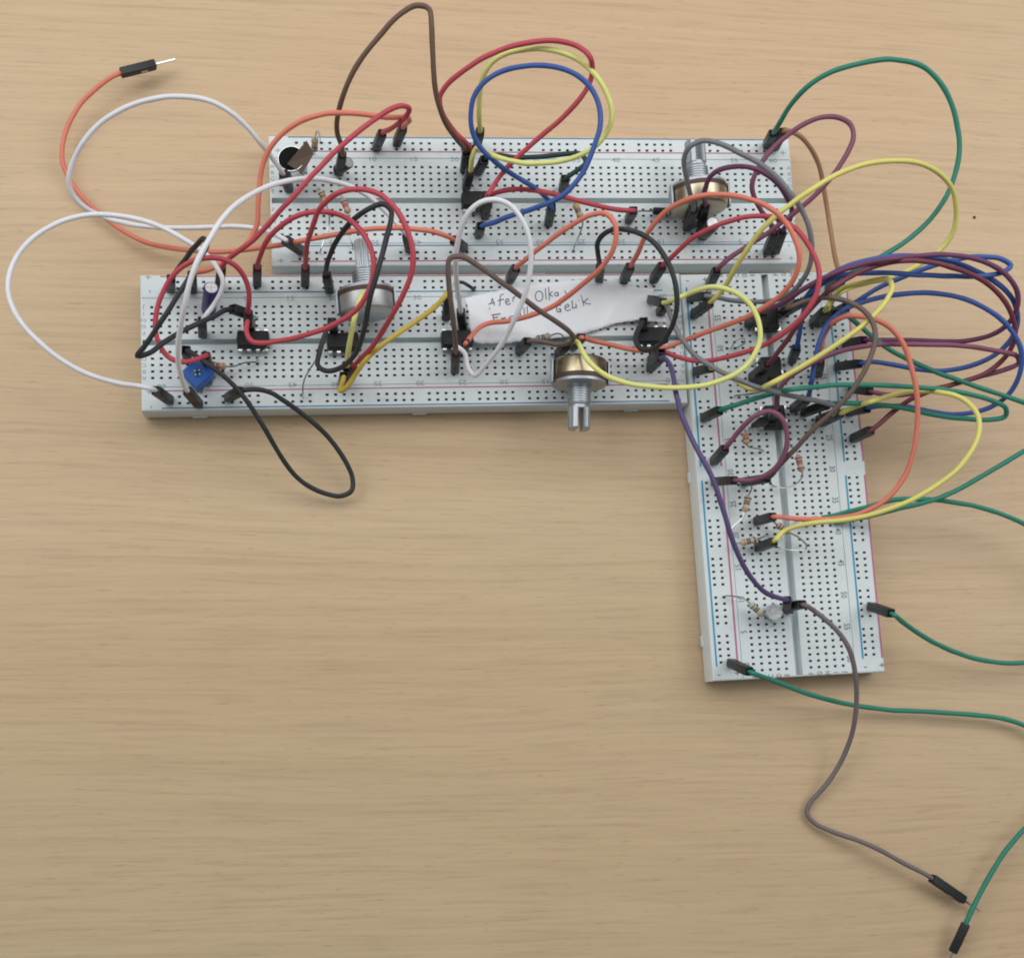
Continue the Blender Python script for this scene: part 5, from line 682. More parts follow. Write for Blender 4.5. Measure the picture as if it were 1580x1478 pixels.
# torn paper label with handwriting
PAPER_GRID = [[(-98.36,49.37,13.52),(-98.42,48.26,13.67),(-97.65,47.18,13.84),(-97.43,46.06,14.05),(-97.26,44.93,14.30),(-97.36,43.94,14.11),(-97.25,42.93,14.00),(-97.38,41.91,13.88),(-97.53,40.91,13.73),(-96.78,39.95,13.54),(-96.44,38.99,13.30),(-95.78,38.05,13.02),(-95.70,37.10,12.70),(-95.33,36.17,12.37)],
 [(-97.94,49.72,13.55),(-97.75,48.60,13.69),(-97.57,47.48,13.85),(-97.40,46.36,14.04),(-97.23,45.21,14.30),(-97.02,44.19,14.18),(-96.80,43.18,14.03),(-96.59,42.17,13.90),(-96.37,41.17,13.74),(-96.15,40.18,13.54),(-95.92,39.20,13.29),(-95.68,38.24,13.00),(-95.45,37.29,12.69),(-95.21,36.34,12.35)],
 [(-97.48,49.67,13.57),(-97.31,48.56,13.71),(-97.14,47.44,13.86),(-96.97,46.32,14.03),(-96.80,45.18,14.24),(-96.62,44.12,14.25),(-96.41,43.12,14.06),(-96.20,42.11,13.91),(-95.99,41.11,13.73),(-95.77,40.12,13.52),(-95.55,39.15,13.27),(-95.33,38.18,12.98),(-95.10,37.23,12.66),(-94.87,36.27,12.32)],
 [(-97.03,50.00,13.60),(-96.87,48.85,13.73),(-96.70,47.70,13.87),(-96.54,46.55,14.01),(-96.38,45.39,14.19),(-96.22,44.25,14.32),(-96.01,43.24,14.09),(-95.81,42.20,13.90),(-95.60,41.17,13.71),(-95.40,40.15,13.49),(-95.19,39.14,13.23),(-94.97,38.15,12.94),(-94.75,37.15,12.62),(-94.53,36.17,12.28)],
 [(-96.58,49.84,13.63),(-96.42,48.70,13.75),(-96.27,47.56,13.87),(-96.11,46.42,14.00),(-95.96,45.28,14.14),(-95.81,44.12,14.35),(-95.61,43.11,14.10),(-95.42,42.10,13.89),(-95.22,41.08,13.68),(-95.02,40.07,13.45),(-94.82,39.07,13.18),(-94.61,38.08,12.88),(-94.40,37.09,12.57),(-94.19,36.11,12.24)],
 [(-96.13,50.19,13.66),(-95.98,49.04,13.76),(-95.83,47.88,13.87),(-95.68,46.73,13.97),(-95.53,45.58,14.08),(-95.39,44.41,14.24),(-95.22,43.34,14.12),(-95.02,42.31,13.86),(-94.83,41.28,13.64),(-94.64,40.25,13.39),(-94.45,39.22,13.12),(-94.25,38.21,12.82),(-94.05,37.20,12.50),(-93.84,36.19,12.18)],
 [(-95.68,50.13,13.71),(-95.54,48.99,13.77),(-95.39,47.83,13.86),(-95.25,46.69,13.94),(-95.11,45.54,14.02),(-94.97,44.38,14.13),(-94.82,43.27,14.13),(-94.63,42.26,13.83),(-94.45,41.23,13.58),(-94.26,40.20,13.32),(-94.07,39.17,13.05),(-93.88,38.15,12.75),(-93.69,37.14,12.43),(-93.50,36.13,12.12)],
 [(-95.23,50.37,13.77),(-95.09,49.22,13.79),(-94.96,48.05,13.84),(-94.82,46.89,13.90),(-94.68,45.73,13.96),(-94.55,44.57,14.03),(-94.42,43.39,14.15),(-94.23,42.37,13.79),(-94.06,41.33,13.51),(-93.88,40.28,13.24),(-93.70,39.24,12.96),(-93.52,38.20,12.67),(-93.34,37.16,12.36),(-93.15,36.12,12.05)],
 [(-94.79,50.30,13.86),(-94.65,49.16,13.81),(-94.52,47.99,13.83),(-94.39,46.82,13.86),(-94.26,45.66,13.89),(-94.13,44.49,13.92),(-94.01,43.30,14.01),(-93.84,42.24,13.75),(-93.67,41.19,13.44),(-93.50,40.13,13.16),(-93.32,39.07,12.87),(-93.15,38.01,12.58),(-92.98,36.96,12.28),(-92.81,35.90,11.98)],
 [(-94.32,50.65,13.78),(-94.21,49.45,13.86),(-94.08,48.30,13.82),(-93.95,47.14,13.81),(-93.83,45.98,13.81),(-93.70,44.81,13.81),(-93.58,43.64,13.85),(-93.44,42.52,13.71),(-93.27,41.48,13.36),(-93.11,40.42,13.06),(-92.95,39.35,12.77),(-92.78,38.29,12.48),(-92.62,37.22,12.19),(-92.46,36.15,11.91)],
 [(-93.84,50.80,13.57),(-93.76,49.51,13.92),(-93.63,48.39,13.81),(-93.50,47.25,13.76),(-93.38,46.11,13.72),(-93.26,44.96,13.69),(-93.14,43.81,13.69),(-93.01,42.66,13.67),(-92.84,41.64,13.28),(-92.68,40.59,12.96),(-92.53,39.53,12.67),(-92.37,38.47,12.38),(-92.21,37.40,12.10),(-92.06,36.34,11.83)],
 [(-93.32,51.00,13.44),(-93.22,49.70,13.77),(-93.09,48.49,13.87),(-92.93,47.35,13.75),(-92.77,46.21,13.67),(-92.62,45.06,13.60),(-92.47,43.90,13.56),(-92.33,42.71,13.60),(-92.13,41.67,13.21),(-91.94,40.61,12.87),(-91.76,39.54,12.57),(-91.58,38.46,12.28),(-91.39,37.38,12.01),(-91.22,36.29,11.76)],
 [(-92.83,50.94,13.42),(-92.69,49.67,13.68),(-92.56,48.38,14.00),(-92.37,47.27,13.84),(-92.18,46.15,13.69),(-91.99,45.02,13.58),(-91.81,43.88,13.49),(-91.64,42.72,13.46),(-91.43,41.64,13.20),(-91.21,40.60,12.81),(-90.99,39.53,12.50),(-90.78,38.46,12.20),(-90.58,37.38,11.93),(-90.37,36.29,11.69)],
 [(-92.33,51.36,13.40),(-92.16,50.08,13.61),(-91.99,48.79,13.84),(-91.81,47.55,13.95),(-91.58,46.42,13.73),(-91.36,45.28,13.56),(-91.15,44.12,13.42),(-90.94,42.95,13.33),(-90.73,41.79,13.19),(-90.47,40.74,12.76),(-90.23,39.65,12.42),(-89.99,38.54,12.13),(-89.76,37.42,11.86),(-89.53,36.30,11.62)],
 [(-91.83,51.38,13.38),(-91.63,50.14,13.54),(-91.43,48.89,13.72),(-91.24,47.63,13.94),(-90.99,46.51,13.78),(-90.74,45.41,13.54),(-90.49,44.29,13.36),(-90.25,43.16,13.22),(-90.02,41.98,13.20),(-89.73,40.97,12.71),(-89.46,39.91,12.35),(-89.20,38.83,12.05),(-88.94,37.73,11.79),(-88.68,36.62,11.56)],
 [(-91.33,51.56,13.36),(-91.10,50.31,13.49),(-90.87,49.06,13.61),(-90.64,47.81,13.76),(-90.40,46.57,13.86),(-90.11,45.49,13.55),(-89.83,44.37,13.30),(-89.56,43.24,13.12),(-89.30,42.07,13.04),(-89.00,41.00,12.68),(-88.70,39.93,12.29),(-88.41,38.83,11.98),(-88.12,37.72,11.72),(-87.84,36.59,11.50)],
 [(-90.83,51.74,13.33),(-90.57,50.48,13.43),(-90.30,49.24,13.52),(-90.04,48.00,13.60),(-89.79,46.74,13.73),(-89.49,45.58,13.58),(-89.17,44.48,13.27),(-88.87,43.35,13.04),(-88.58,42.19,12.90),(-88.27,41.06,12.66),(-87.93,39.99,12.23),(-87.61,38.88,11.92),(-87.30,37.76,11.66),(-87.00,36.61,11.45)],
 [(-90.32,52.03,13.29),(-90.03,50.77,13.37),(-89.74,49.52,13.43),(-89.45,48.28,13.47),(-89.16,47.03,13.53),(-88.88,45.77,13.65),(-88.52,44.68,13.26),(-88.18,43.55,12.97),(-87.85,42.39,12.78),(-87.54,41.21,12.66),(-87.17,40.14,12.19),(-86.82,39.03,11.86),(-86.48,37.88,11.61),(-86.16,36.72,11.42)],
 [(-89.82,51.86,13.24),(-89.50,50.62,13.31),(-89.18,49.39,13.34),(-88.86,48.17,13.35),(-88.53,46.95,13.36),(-88.22,45.72,13.40),(-87.87,44.55,13.28),(-87.50,43.46,12.93),(-87.14,42.33,12.68),(-86.80,41.14,12.59),(-86.41,40.07,12.17),(-86.03,38.97,11.82),(-85.67,37.84,11.57),(-85.32,36.68,11.39)],
 [(-89.32,52.01,13.19),(-88.97,50.77,13.24),(-88.62,49.54,13.25),(-88.27,48.32,13.24),(-87.91,47.11,13.21),(-87.56,45.89,13.20),(-87.22,44.65,13.26),(-86.82,43.54,12.92),(-86.42,42.43,12.62),(-86.05,41.26,12.46),(-85.65,40.13,12.17),(-85.24,39.04,11.79),(-84.85,37.90,11.54),(-84.48,36.73,11.37)],
 [(-88.77,52.13,13.13),(-88.40,50.91,13.16),(-88.02,49.70,13.16),(-87.64,48.51,13.13),(-87.26,47.32,13.08),(-86.88,46.13,13.03),(-86.51,44.92,13.02),(-86.13,43.74,12.96),(-85.70,42.66,12.58),(-85.29,41.53,12.37),(-84.89,40.38,12.20),(-84.46,39.31,11.79),(-84.04,38.19,11.53),(-83.64,37.03,11.37)],
 [(-88.06,52.37,13.07),(-87.68,51.15,13.09),(-87.30,49.94,13.07),(-86.91,48.75,13.03),(-86.52,47.56,12.96),(-86.12,46.38,12.88),(-85.73,45.19,12.82),(-85.36,43.97,12.84),(-84.94,42.85,12.59),(-84.51,41.74,12.31),(-84.12,40.55,12.24),(-83.67,39.49,11.80),(-83.25,38.37,11.53),(-82.85,37.21,11.38)],
 [(-87.35,52.69,13.00),(-86.96,51.46,13.01),(-86.57,50.24,12.99),(-86.17,49.04,12.93),(-85.77,47.84,12.84),(-85.37,46.65,12.75),(-84.97,45.46,12.66),(-84.57,44.25,12.62),(-84.19,43.01,12.65),(-83.74,41.91,12.29),(-83.33,40.74,12.15),(-82.90,39.62,11.84),(-82.46,38.49,11.55),(-82.05,37.31,11.41)],
 [(-86.64,52.70,12.92),(-86.25,51.45,12.93),(-85.84,50.22,12.90),(-85.44,49.00,12.83),(-85.03,47.80,12.74),(-84.61,46.60,12.63),(-84.20,45.39,12.52),(-83.79,44.18,12.45),(-83.40,42.94,12.46),(-82.98,41.74,12.33),(-82.55,40.58,12.11),(-82.13,39.40,11.92),(-81.68,38.27,11.60),(-81.26,37.08,11.46)],
 [(-85.93,53.00,12.85),(-85.53,51.74,12.85),(-85.12,50.50,12.81),(-84.70,49.26,12.74),(-84.28,48.04,12.65),(-83.86,46.82,12.53),(-83.44,45.61,12.41),(-83.02,44.39,12.31),(-82.61,43.14,12.27),(-82.22,41.85,12.37),(-81.78,40.69,12.12),(-81.36,39.46,12.04),(-80.90,38.32,11.67),(-80.47,37.11,11.53)],
 [(-85.22,53.23,12.77),(-84.81,51.97,12.77),(-84.39,50.73,12.73),(-83.97,49.51,12.66),(-83.54,48.29,12.56),(-83.11,47.08,12.44),(-82.68,45.88,12.31),(-82.25,44.66,12.19),(-81.83,43.44,12.13),(-81.42,42.17,12.16),(-81.01,40.92,12.18),(-80.58,39.71,12.07),(-80.13,38.55,11.78),(-79.69,37.35,11.63)],
 [(-84.51,53.32,12.69),(-84.09,52.08,12.69),(-83.66,50.85,12.65),(-83.23,49.64,12.58),(-82.80,48.43,12.48),(-82.36,47.24,12.36),(-81.92,46.05,12.22),(-81.48,44.85,12.10),(-81.05,43.64,12.02),(-80.63,42.40,12.01),(-80.23,41.12,12.16),(-79.81,39.90,12.11),(-79.36,38.72,11.93),(-78.91,37.54,11.76)],
 [(-83.80,53.47,12.62),(-83.37,52.20,12.61),(-82.93,50.95,12.58),(-82.50,49.71,12.50),(-82.05,48.48,12.41),(-81.61,47.26,12.28),(-81.16,46.04,12.15),(-80.71,44.82,12.03),(-80.27,43.59,11.93),(-79.84,42.34,11.90),(-79.43,41.05,11.99),(-79.04,39.72,12.21),(-78.60,38.48,12.13),(-78.14,37.28,11.94)],
 [(-83.08,53.79,12.54),(-82.65,52.52,12.54),(-82.21,51.26,12.51),(-81.76,50.01,12.44),(-81.31,48.78,12.34),(-80.86,47.55,12.22),(-80.40,46.32,12.09),(-79.95,45.10,11.97),(-79.50,43.86,11.87),(-79.05,42.61,11.82),(-78.63,41.32,11.88),(-78.24,39.97,12.13),(-77.85,38.63,12.35),(-77.39,37.42,12.18)],
 [(-82.37,53.88,12.48),(-81.93,52.60,12.48),(-81.48,51.34,12.44),(-81.03,50.09,12.37),(-80.57,48.85,12.28),(-80.11,47.61,12.17),(-79.65,46.38,12.04),(-79.18,45.15,11.92),(-78.73,43.91,11.82),(-78.27,42.66,11.77),(-77.84,41.37,11.81),(-77.44,40.03,12.01),(-77.09,38.59,12.52),(-76.61,37.39,12.33)],
 [(-81.63,53.99,12.41),(-81.18,52.72,12.42),(-80.73,51.47,12.38),(-80.27,50.22,12.32),(-79.81,48.99,12.23),(-79.34,47.77,12.12),(-78.88,46.54,12.00),(-78.41,45.32,11.88),(-77.95,44.09,11.79),(-77.50,42.84,11.74),(-77.06,41.57,11.77),(-76.65,40.25,11.96),(-76.29,38.83,12.42),(-75.84,37.57,12.43)],
 [(-80.81,54.14,12.36),(-80.37,52.88,12.36),(-79.92,51.62,12.33),(-79.47,50.38,12.27),(-79.01,49.15,12.18),(-78.55,47.92,12.08),(-78.09,46.70,11.96),(-77.63,45.47,11.85),(-77.17,44.24,11.77),(-76.72,42.99,11.72),(-76.28,41.72,11.76),(-75.88,40.39,11.96),(-75.50,39.03,12.28),(-75.10,37.69,12.52)],
 [(-80.00,54.52,12.31),(-79.56,53.23,12.31),(-79.12,51.94,12.29),(-78.67,50.67,12.23),(-78.21,49.41,12.15),(-77.76,48.15,12.05),(-77.30,46.90,11.94),(-76.84,45.64,11.83),(-76.39,44.38,11.76),(-75.94,43.10,11.73),(-75.52,41.79,11.79),(-75.12,40.42,12.01),(-74.69,39.12,12.05),(-74.29,37.76,12.27)],
 [(-79.19,54.69,12.26),(-78.75,53.40,12.27),(-78.31,52.12,12.25),(-77.87,50.85,12.19),(-77.42,49.59,12.11),(-76.96,48.34,12.02),(-76.51,47.09,11.92),(-76.06,45.83,11.82),(-75.61,44.57,11.76),(-75.17,43.29,11.75),(-74.75,41.97,11.84),(-74.35,40.64,11.98),(-73.89,39.39,11.89),(-73.49,38.05,12.06)],
 [(-78.38,54.66,12.22),(-77.95,53.38,12.24),(-77.51,52.12,12.21),(-77.07,50.87,12.16),(-76.62,49.63,12.09),(-76.17,48.40,12.00),(-75.72,47.17,11.90),(-75.27,45.93,11.82),(-74.83,44.68,11.77),(-74.40,43.41,11.78),(-74.00,42.10,11.92),(-73.55,40.87,11.83),(-73.10,39.63,11.76),(-72.70,38.32,11.90)],
 [(-77.57,54.87,12.19),(-77.14,53.57,12.21),(-76.71,52.29,12.19),(-76.27,51.01,12.14),(-75.83,49.75,12.06),(-75.38,48.49,11.98),(-74.93,47.23,11.89),(-74.49,45.97,11.82),(-74.06,44.69,11.79),(-73.64,43.39,11.84),(-73.23,42.07,11.93),(-72.76,40.85,11.72),(-72.32,39.59,11.66),(-71.91,38.27,11.77)],
 [(-76.76,55.05,12.17),(-76.34,53.76,12.18),(-75.90,52.49,12.16),(-75.47,51.22,12.12),(-75.03,49.97,12.05),(-74.59,48.72,11.96),(-74.15,47.47,11.88),(-73.71,46.21,11.83),(-73.28,44.94,11.82),(-72.88,43.63,11.92),(-72.42,42.40,11.79),(-71.97,41.18,11.62),(-71.53,39.92,11.58),(-71.13,38.61,11.67)],
 [(-75.95,55.50,12.15),(-75.53,54.19,12.16),(-75.10,52.89,12.15),(-74.67,51.60,12.10),(-74.23,50.32,12.03),(-73.79,49.04,11.95),(-73.36,47.76,11.88),(-72.93,46.47,11.85),(-72.51,45.16,11.88),(-72.10,43.83,11.95),(-71.63,42.63,11.68),(-71.18,41.37,11.54),(-70.75,40.08,11.51),(-70.34,38.76,11.58)],
 [(-75.14,55.43,12.13),(-74.72,54.12,12.15),(-74.30,52.83,12.13),(-73.87,51.56,12.08),(-73.44,50.29,12.02),(-73.00,49.02,11.95),(-72.57,47.75,11.89),(-72.15,46.46,11.87),(-71.75,45.14,11.95),(-71.30,43.90,11.80),(-70.84,42.69,11.58),(-70.39,41.43,11.47),(-69.97,40.15,11.44),(-69.56,38.84,11.50)],
 [(-74.33,55.62,12.12),(-73.92,54.30,12.14),(-73.50,53.00,12.12),(-73.07,51.71,12.07),(-72.64,50.43,12.01),(-72.21,49.14,11.94),(-71.79,47.85,11.90),(-71.37,46.54,11.92),(-70.97,45.21,11.98),(-70.50,44.01,11.68),(-70.04,42.77,11.49),(-69.61,41.50,11.40),(-69.19,40.20,11.37),(-68.78,38.88,11.42)],
 [(-73.52,55.72,12.11),(-73.12,54.41,12.13),(-72.70,53.11,12.11),(-72.28,51.83,12.06),(-71.86,50.55,12.00),(-71.44,49.27,11.94),(-71.03,47.97,11.92),(-70.63,46.65,11.98),(-70.19,45.41,11.82),(-69.73,44.20,11.57),(-69.29,42.95,11.41),(-68.87,41.68,11.33),(-68.45,40.39,11.30),(-68.05,39.08,11.35)],
 [(-72.72,55.71,12.10),(-72.32,54.42,12.12),(-71.92,53.14,12.09),(-71.51,51.87,12.05),(-71.10,50.61,11.99),(-70.70,49.34,11.95),(-70.30,48.06,11.96),(-69.92,46.75,12.02),(-69.46,45.59,11.68),(-69.02,44.38,11.47),(-68.59,43.15,11.33),(-68.18,41.89,11.25),(-67.78,40.62,11.23),(-67.39,39.33,11.26)],
 [(-71.91,55.92,12.10),(-71.52,54.60,12.11),(-71.13,53.30,12.08),(-70.74,52.00,12.04),(-70.35,50.71,11.99),(-69.96,49.40,11.96),(-69.58,48.07,12.01),(-69.17,46.82,11.84),(-68.72,45.61,11.56),(-68.30,44.37,11.37),(-67.89,43.10,11.24),(-67.49,41.82,11.17),(-67.11,40.51,11.15),(-66.73,39.20,11.18)],
 [(-71.10,55.92,12.09),(-70.73,54.64,12.09),(-70.35,53.37,12.07),(-69.97,52.11,12.02),(-69.59,50.85,11.99),(-69.22,49.58,11.99),(-68.86,48.29,12.05),(-68.41,47.14,11.69),(-67.99,45.95,11.45),(-67.58,44.74,11.27),(-67.19,43.51,11.16),(-66.80,42.26,11.09),(-66.42,41.00,11.06),(-66.06,39.72,11.08)],
 [(-70.29,56.13,12.07),(-69.93,54.84,12.08),(-69.56,53.55,12.05),(-69.19,52.27,12.01),(-68.83,50.98,11.99),(-68.48,49.68,12.03),(-68.08,48.44,11.86),(-67.66,47.26,11.55),(-67.26,46.05,11.33),(-66.87,44.81,11.17),(-66.48,43.56,11.06),(-66.11,42.29,10.99),(-65.75,41.00,10.97),(-65.39,39.71,10.99)],
 [(-69.47,56.12,12.05),(-69.13,54.84,12.05),(-68.77,53.57,12.03),(-68.42,52.30,12.00),(-68.07,51.02,12.00),(-67.74,49.72,12.07),(-67.32,48.58,11.69),(-66.91,47.40,11.42),(-66.53,46.19,11.22),(-66.15,44.97,11.07),(-65.78,43.73,10.96),(-65.42,42.48,10.89),(-65.06,41.21,10.87),(-64.72,39.93,10.88)],
 [(-68.66,56.43,12.02),(-68.32,55.14,12.02),(-67.98,53.86,12.01),(-67.65,52.58,11.99),(-67.32,51.28,12.03),(-66.95,50.06,11.87),(-66.55,48.90,11.54),(-66.16,47.70,11.30),(-65.79,46.49,11.11),(-65.42,45.26,10.96),(-65.07,44.01,10.85),(-64.72,42.75,10.78),(-64.38,41.48,10.76),(-64.05,40.20,10.77)],
 [(-67.84,56.43,11.97),(-67.52,55.15,11.98),(-67.19,53.87,11.98),(-66.87,52.59,11.99),(-66.57,51.28,12.07),(-66.17,50.14,11.68),(-65.78,48.96,11.40),(-65.41,47.77,11.17),(-65.05,46.55,10.98),(-64.70,45.32,10.84),(-64.36,44.08,10.74),(-64.02,42.82,10.67),(-63.69,41.56,10.65),(-63.38,40.27,10.66)],
 [(-67.01,56.69,11.91),(-66.71,55.40,11.93),(-66.40,54.11,11.95),(-66.10,52.81,12.00),(-65.76,51.58,11.85),(-65.38,50.42,11.51),(-65.02,49.23,11.25),(-64.66,48.03,11.03),(-64.31,46.80,10.86),(-63.97,45.57,10.72),(-63.64,44.33,10.61),(-63.32,43.07,10.55),(-63.01,41.79,10.53),(-62.70,40.51,10.55)],
 [(-66.18,56.83,11.82),(-65.90,55.52,11.86),(-65.61,54.22,11.91),(-65.33,52.89,12.02),(-64.96,51.74,11.64),(-64.60,50.56,11.34),(-64.25,49.36,11.10),(-63.91,48.15,10.90),(-63.57,46.92,10.72),(-63.25,45.68,10.59),(-62.93,44.43,10.49),(-62.62,43.17,10.43),(-62.32,41.89,10.41),(-62.03,40.60,10.43)],
 [(-65.35,56.98,11.70),(-65.08,55.67,11.78),(-64.83,54.35,11.87),(-64.52,53.11,11.76),(-64.18,51.94,11.44),(-63.84,50.76,11.17),(-63.51,49.56,10.95),(-63.19,48.35,10.75),(-62.88,47.12,10.58),(-62.57,45.89,10.45),(-62.27,44.64,10.35),(-61.98,43.38,10.30),(-61.70,42.10,10.29),(-61.43,40.81,10.31)],
 [(-64.52,56.91,11.62),(-64.27,55.62,11.66),(-64.05,54.30,11.83),(-63.73,53.16,11.50),(-63.41,52.00,11.23),(-63.11,50.82,10.99),(-62.81,49.63,10.78),(-62.51,48.44,10.59),(-62.22,47.23,10.43),(-61.94,46.02,10.31),(-61.66,44.79,10.22),(-61.40,43.54,10.17),(-61.14,42.28,10.16),(-60.89,41.01,10.20)],
 [(-63.73,57.09,11.73),(-63.48,55.84,11.66),(-63.22,54.62,11.50),(-62.93,53.45,11.23),(-62.64,52.26,11.00),(-62.37,51.06,10.79),(-62.09,49.85,10.60),(-61.82,48.64,10.42),(-61.56,47.42,10.27),(-61.30,46.19,10.16),(-61.05,44.94,10.08),(-60.81,43.68,10.04),(-60.58,42.41,10.04),(-60.36,41.12,10.09)],
 [(-62.94,57.09,11.81),(-62.73,55.83,11.81),(-62.41,54.75,11.33),(-62.12,53.64,10.93),(-61.87,52.45,10.75),(-61.62,51.26,10.57),(-61.37,50.06,10.40),(-61.13,48.86,10.24),(-60.89,47.65,10.10),(-60.66,46.43,10.00),(-60.44,45.20,9.93),(-60.22,43.95,9.90),(-60.02,42.69,9.92),(-59.82,41.41,9.98)],
 [(-62.14,57.12,11.88),(-61.91,55.96,11.70),(-61.63,54.89,11.26),(-61.35,53.81,10.85),(-61.08,52.72,10.46),(-60.86,51.53,10.32),(-60.65,50.35,10.17),(-60.43,49.17,10.04),(-60.22,47.97,9.92),(-60.01,46.77,9.83),(-59.82,45.56,9.78),(-59.63,44.33,9.77),(-59.45,43.08,9.81),(-59.29,41.83,9.88)],
 [(-61.34,57.05,11.95),(-61.09,55.97,11.54),(-60.84,54.88,11.16),(-60.60,53.78,10.79),(-60.36,52.68,10.44),(-60.11,51.58,10.07),(-59.92,50.40,9.91),(-59.73,49.20,9.81),(-59.55,48.00,9.72),(-59.37,46.79,9.66),(-59.20,45.56,9.63),(-59.05,44.33,9.64),(-58.90,43.08,9.69),(-58.76,41.81,9.79)],
 [(-60.49,57.19,11.79),(-60.26,56.11,11.39),(-60.05,55.02,11.04),(-59.83,53.91,10.70),(-59.62,52.81,10.38),(-59.41,51.70,10.05),(-59.19,50.59,9.72),(-59.02,49.42,9.55),(-58.87,48.21,9.50),(-58.72,46.99,9.47),(-58.58,45.76,9.47),(-58.46,44.52,9.50),(-58.34,43.27,9.59),(-58.23,42.00,9.71)],
 [(-59.63,57.37,11.59),(-59.44,56.29,11.24),(-59.25,55.20,10.91),(-59.06,54.10,10.59),(-58.88,53.00,10.28),(-58.69,51.89,9.98),(-58.51,50.78,9.69),(-58.33,49.66,9.41),(-58.18,48.51,9.24),(-58.07,47.28,9.25),(-57.96,46.05,9.29),(-57.86,44.81,9.37),(-57.78,43.56,9.48),(-57.70,42.29,9.64)],
 [(-58.78,57.44,11.41),(-58.61,56.35,11.08),(-58.45,55.24,10.77),(-58.29,54.12,10.47),(-58.13,53.01,10.17),(-57.97,51.88,9.89),(-57.82,50.75,9.63),(-57.67,49.61,9.39),(-57.53,48.46,9.17),(-57.40,47.29,9.01),(-57.34,46.04,9.10),(-57.27,44.77,9.22),(-57.22,43.49,9.38),(-57.18,42.20,9.58)],
 [(-57.92,57.46,11.24),(-57.78,56.39,10.92),(-57.65,55.31,10.62),(-57.51,54.23,10.33),(-57.38,53.14,10.05),(-57.25,52.05,9.79),(-57.12,50.94,9.55),(-57.01,49.83,9.34),(-56.90,48.70,9.16),(-56.80,47.56,9.01),(-56.70,46.41,8.89),(-56.67,45.16,9.06),(-56.66,43.90,9.27),(-56.65,42.63,9.53)],
 [(-57.21,57.53,11.07),(-57.08,56.47,10.77),(-56.96,55.40,10.47),(-56.83,54.33,10.19),(-56.72,53.25,9.92),(-56.60,52.17,9.67),(-56.50,51.07,9.45),(-56.40,49.95,9.27),(-56.31,48.83,9.13),(-56.23,47.69,9.03),(-56.17,46.53,8.97),(-56.11,45.36,8.95),(-56.10,44.11,9.16),(-56.13,42.83,9.49)],
 [(-56.55,57.64,10.91),(-56.44,56.57,10.61),(-56.32,55.50,10.32),(-56.21,54.43,10.05),(-56.10,53.35,9.78),(-56.00,52.26,9.55),(-55.91,51.16,9.35),(-55.82,50.04,9.19),(-55.75,48.90,9.08),(-55.69,47.74,9.03),(-55.64,46.57,9.02),(-55.61,45.38,9.07),(-55.59,44.17,9.17),(-55.61,42.91,9.45)],
 [(-55.90,57.64,10.75),(-55.80,56.62,10.46),(-55.69,55.59,10.18),(-55.59,54.55,9.90),(-55.49,53.51,9.65),(-55.40,52.45,9.43),(-55.31,51.38,9.25),(-55.24,50.29,9.12),(-55.19,49.18,9.04),(-55.14,48.05,9.03),(-55.11,46.90,9.07),(-55.10,45.73,9.18),(-55.11,44.53,9.36),(-55.13,43.31,9.61)],
 [(-55.25,57.68,10.59),(-55.15,56.66,10.31),(-55.06,55.63,10.03),(-54.96,54.59,9.77),(-54.87,53.55,9.53),(-54.79,52.49,9.32),(-54.72,51.41,9.16),(-54.67,50.31,9.06),(-54.63,49.20,9.01),(-54.60,48.06,9.03),(-54.59,46.89,9.12),(-54.60,45.70,9.30),(-54.63,44.48,9.56),(-54.63,43.32,9.67)],
 [(-54.61,57.57,10.44),(-54.52,56.56,10.16),(-54.43,55.55,9.89),(-54.34,54.53,9.64),(-54.26,53.50,9.41),(-54.20,52.45,9.22),(-54.14,51.39,9.08),(-54.10,50.30,9.01),(-54.07,49.19,8.99),(-54.06,48.06,9.06),(-54.07,46.89,9.20),(-54.11,45.70,9.44),(-54.14,44.51,9.67),(-54.11,43.41,9.64)],
 [(-53.96,57.65,10.30),(-53.87,56.66,10.02),(-53.79,55.66,9.76),(-53.72,54.66,9.51),(-53.65,53.64,9.30),(-53.60,52.60,9.13),(-53.55,51.54,9.02),(-53.53,50.46,8.97),(-53.52,49.36,9.00),(-53.53,48.22,9.11),(-53.56,47.06,9.31),(-53.62,45.85,9.63),(-53.60,44.78,9.59),(-53.60,43.67,9.63)],
 [(-53.31,57.53,10.16),(-53.24,56.57,9.89),(-53.17,55.60,9.63),(-53.10,54.63,9.40),(-53.05,53.64,9.21),(-53.00,52.63,9.06),(-52.97,51.60,8.98),(-52.96,50.55,8.96),(-52.97,49.46,9.03),(-53.00,48.34,9.19),(-53.06,47.19,9.46),(-53.07,46.11,9.52),(-53.07,45.05,9.54),(-53.08,43.96,9.64)],
 [(-52.66,57.48,10.02),(-52.60,56.53,9.76),(-52.54,55.58,9.52),(-52.49,54.62,9.30),(-52.44,53.64,9.13),(-52.41,52.64,9.01),(-52.40,51.62,8.95),(-52.41,50.57,8.98),(-52.43,49.48,9.09),(-52.49,48.36,9.32),(-52.52,47.27,9.46),(-52.52,46.24,9.45),(-52.54,45.17,9.53),(-52.58,44.09,9.67)],
 [(-52.02,57.64,9.90),(-51.96,56.69,9.65),(-51.91,55.74,9.42),(-51.87,54.77,9.22),(-51.84,53.79,9.07),(-51.83,52.78,8.98),(-51.83,51.74,8.96),(-51.86,50.68,9.03),(-51.91,49.58,9.20),(-51.97,48.46,9.42),(-51.96,47.44,9.37),(-51.98,46.39,9.42),(-52.02,45.31,9.55),(-52.08,44.21,9.72)],
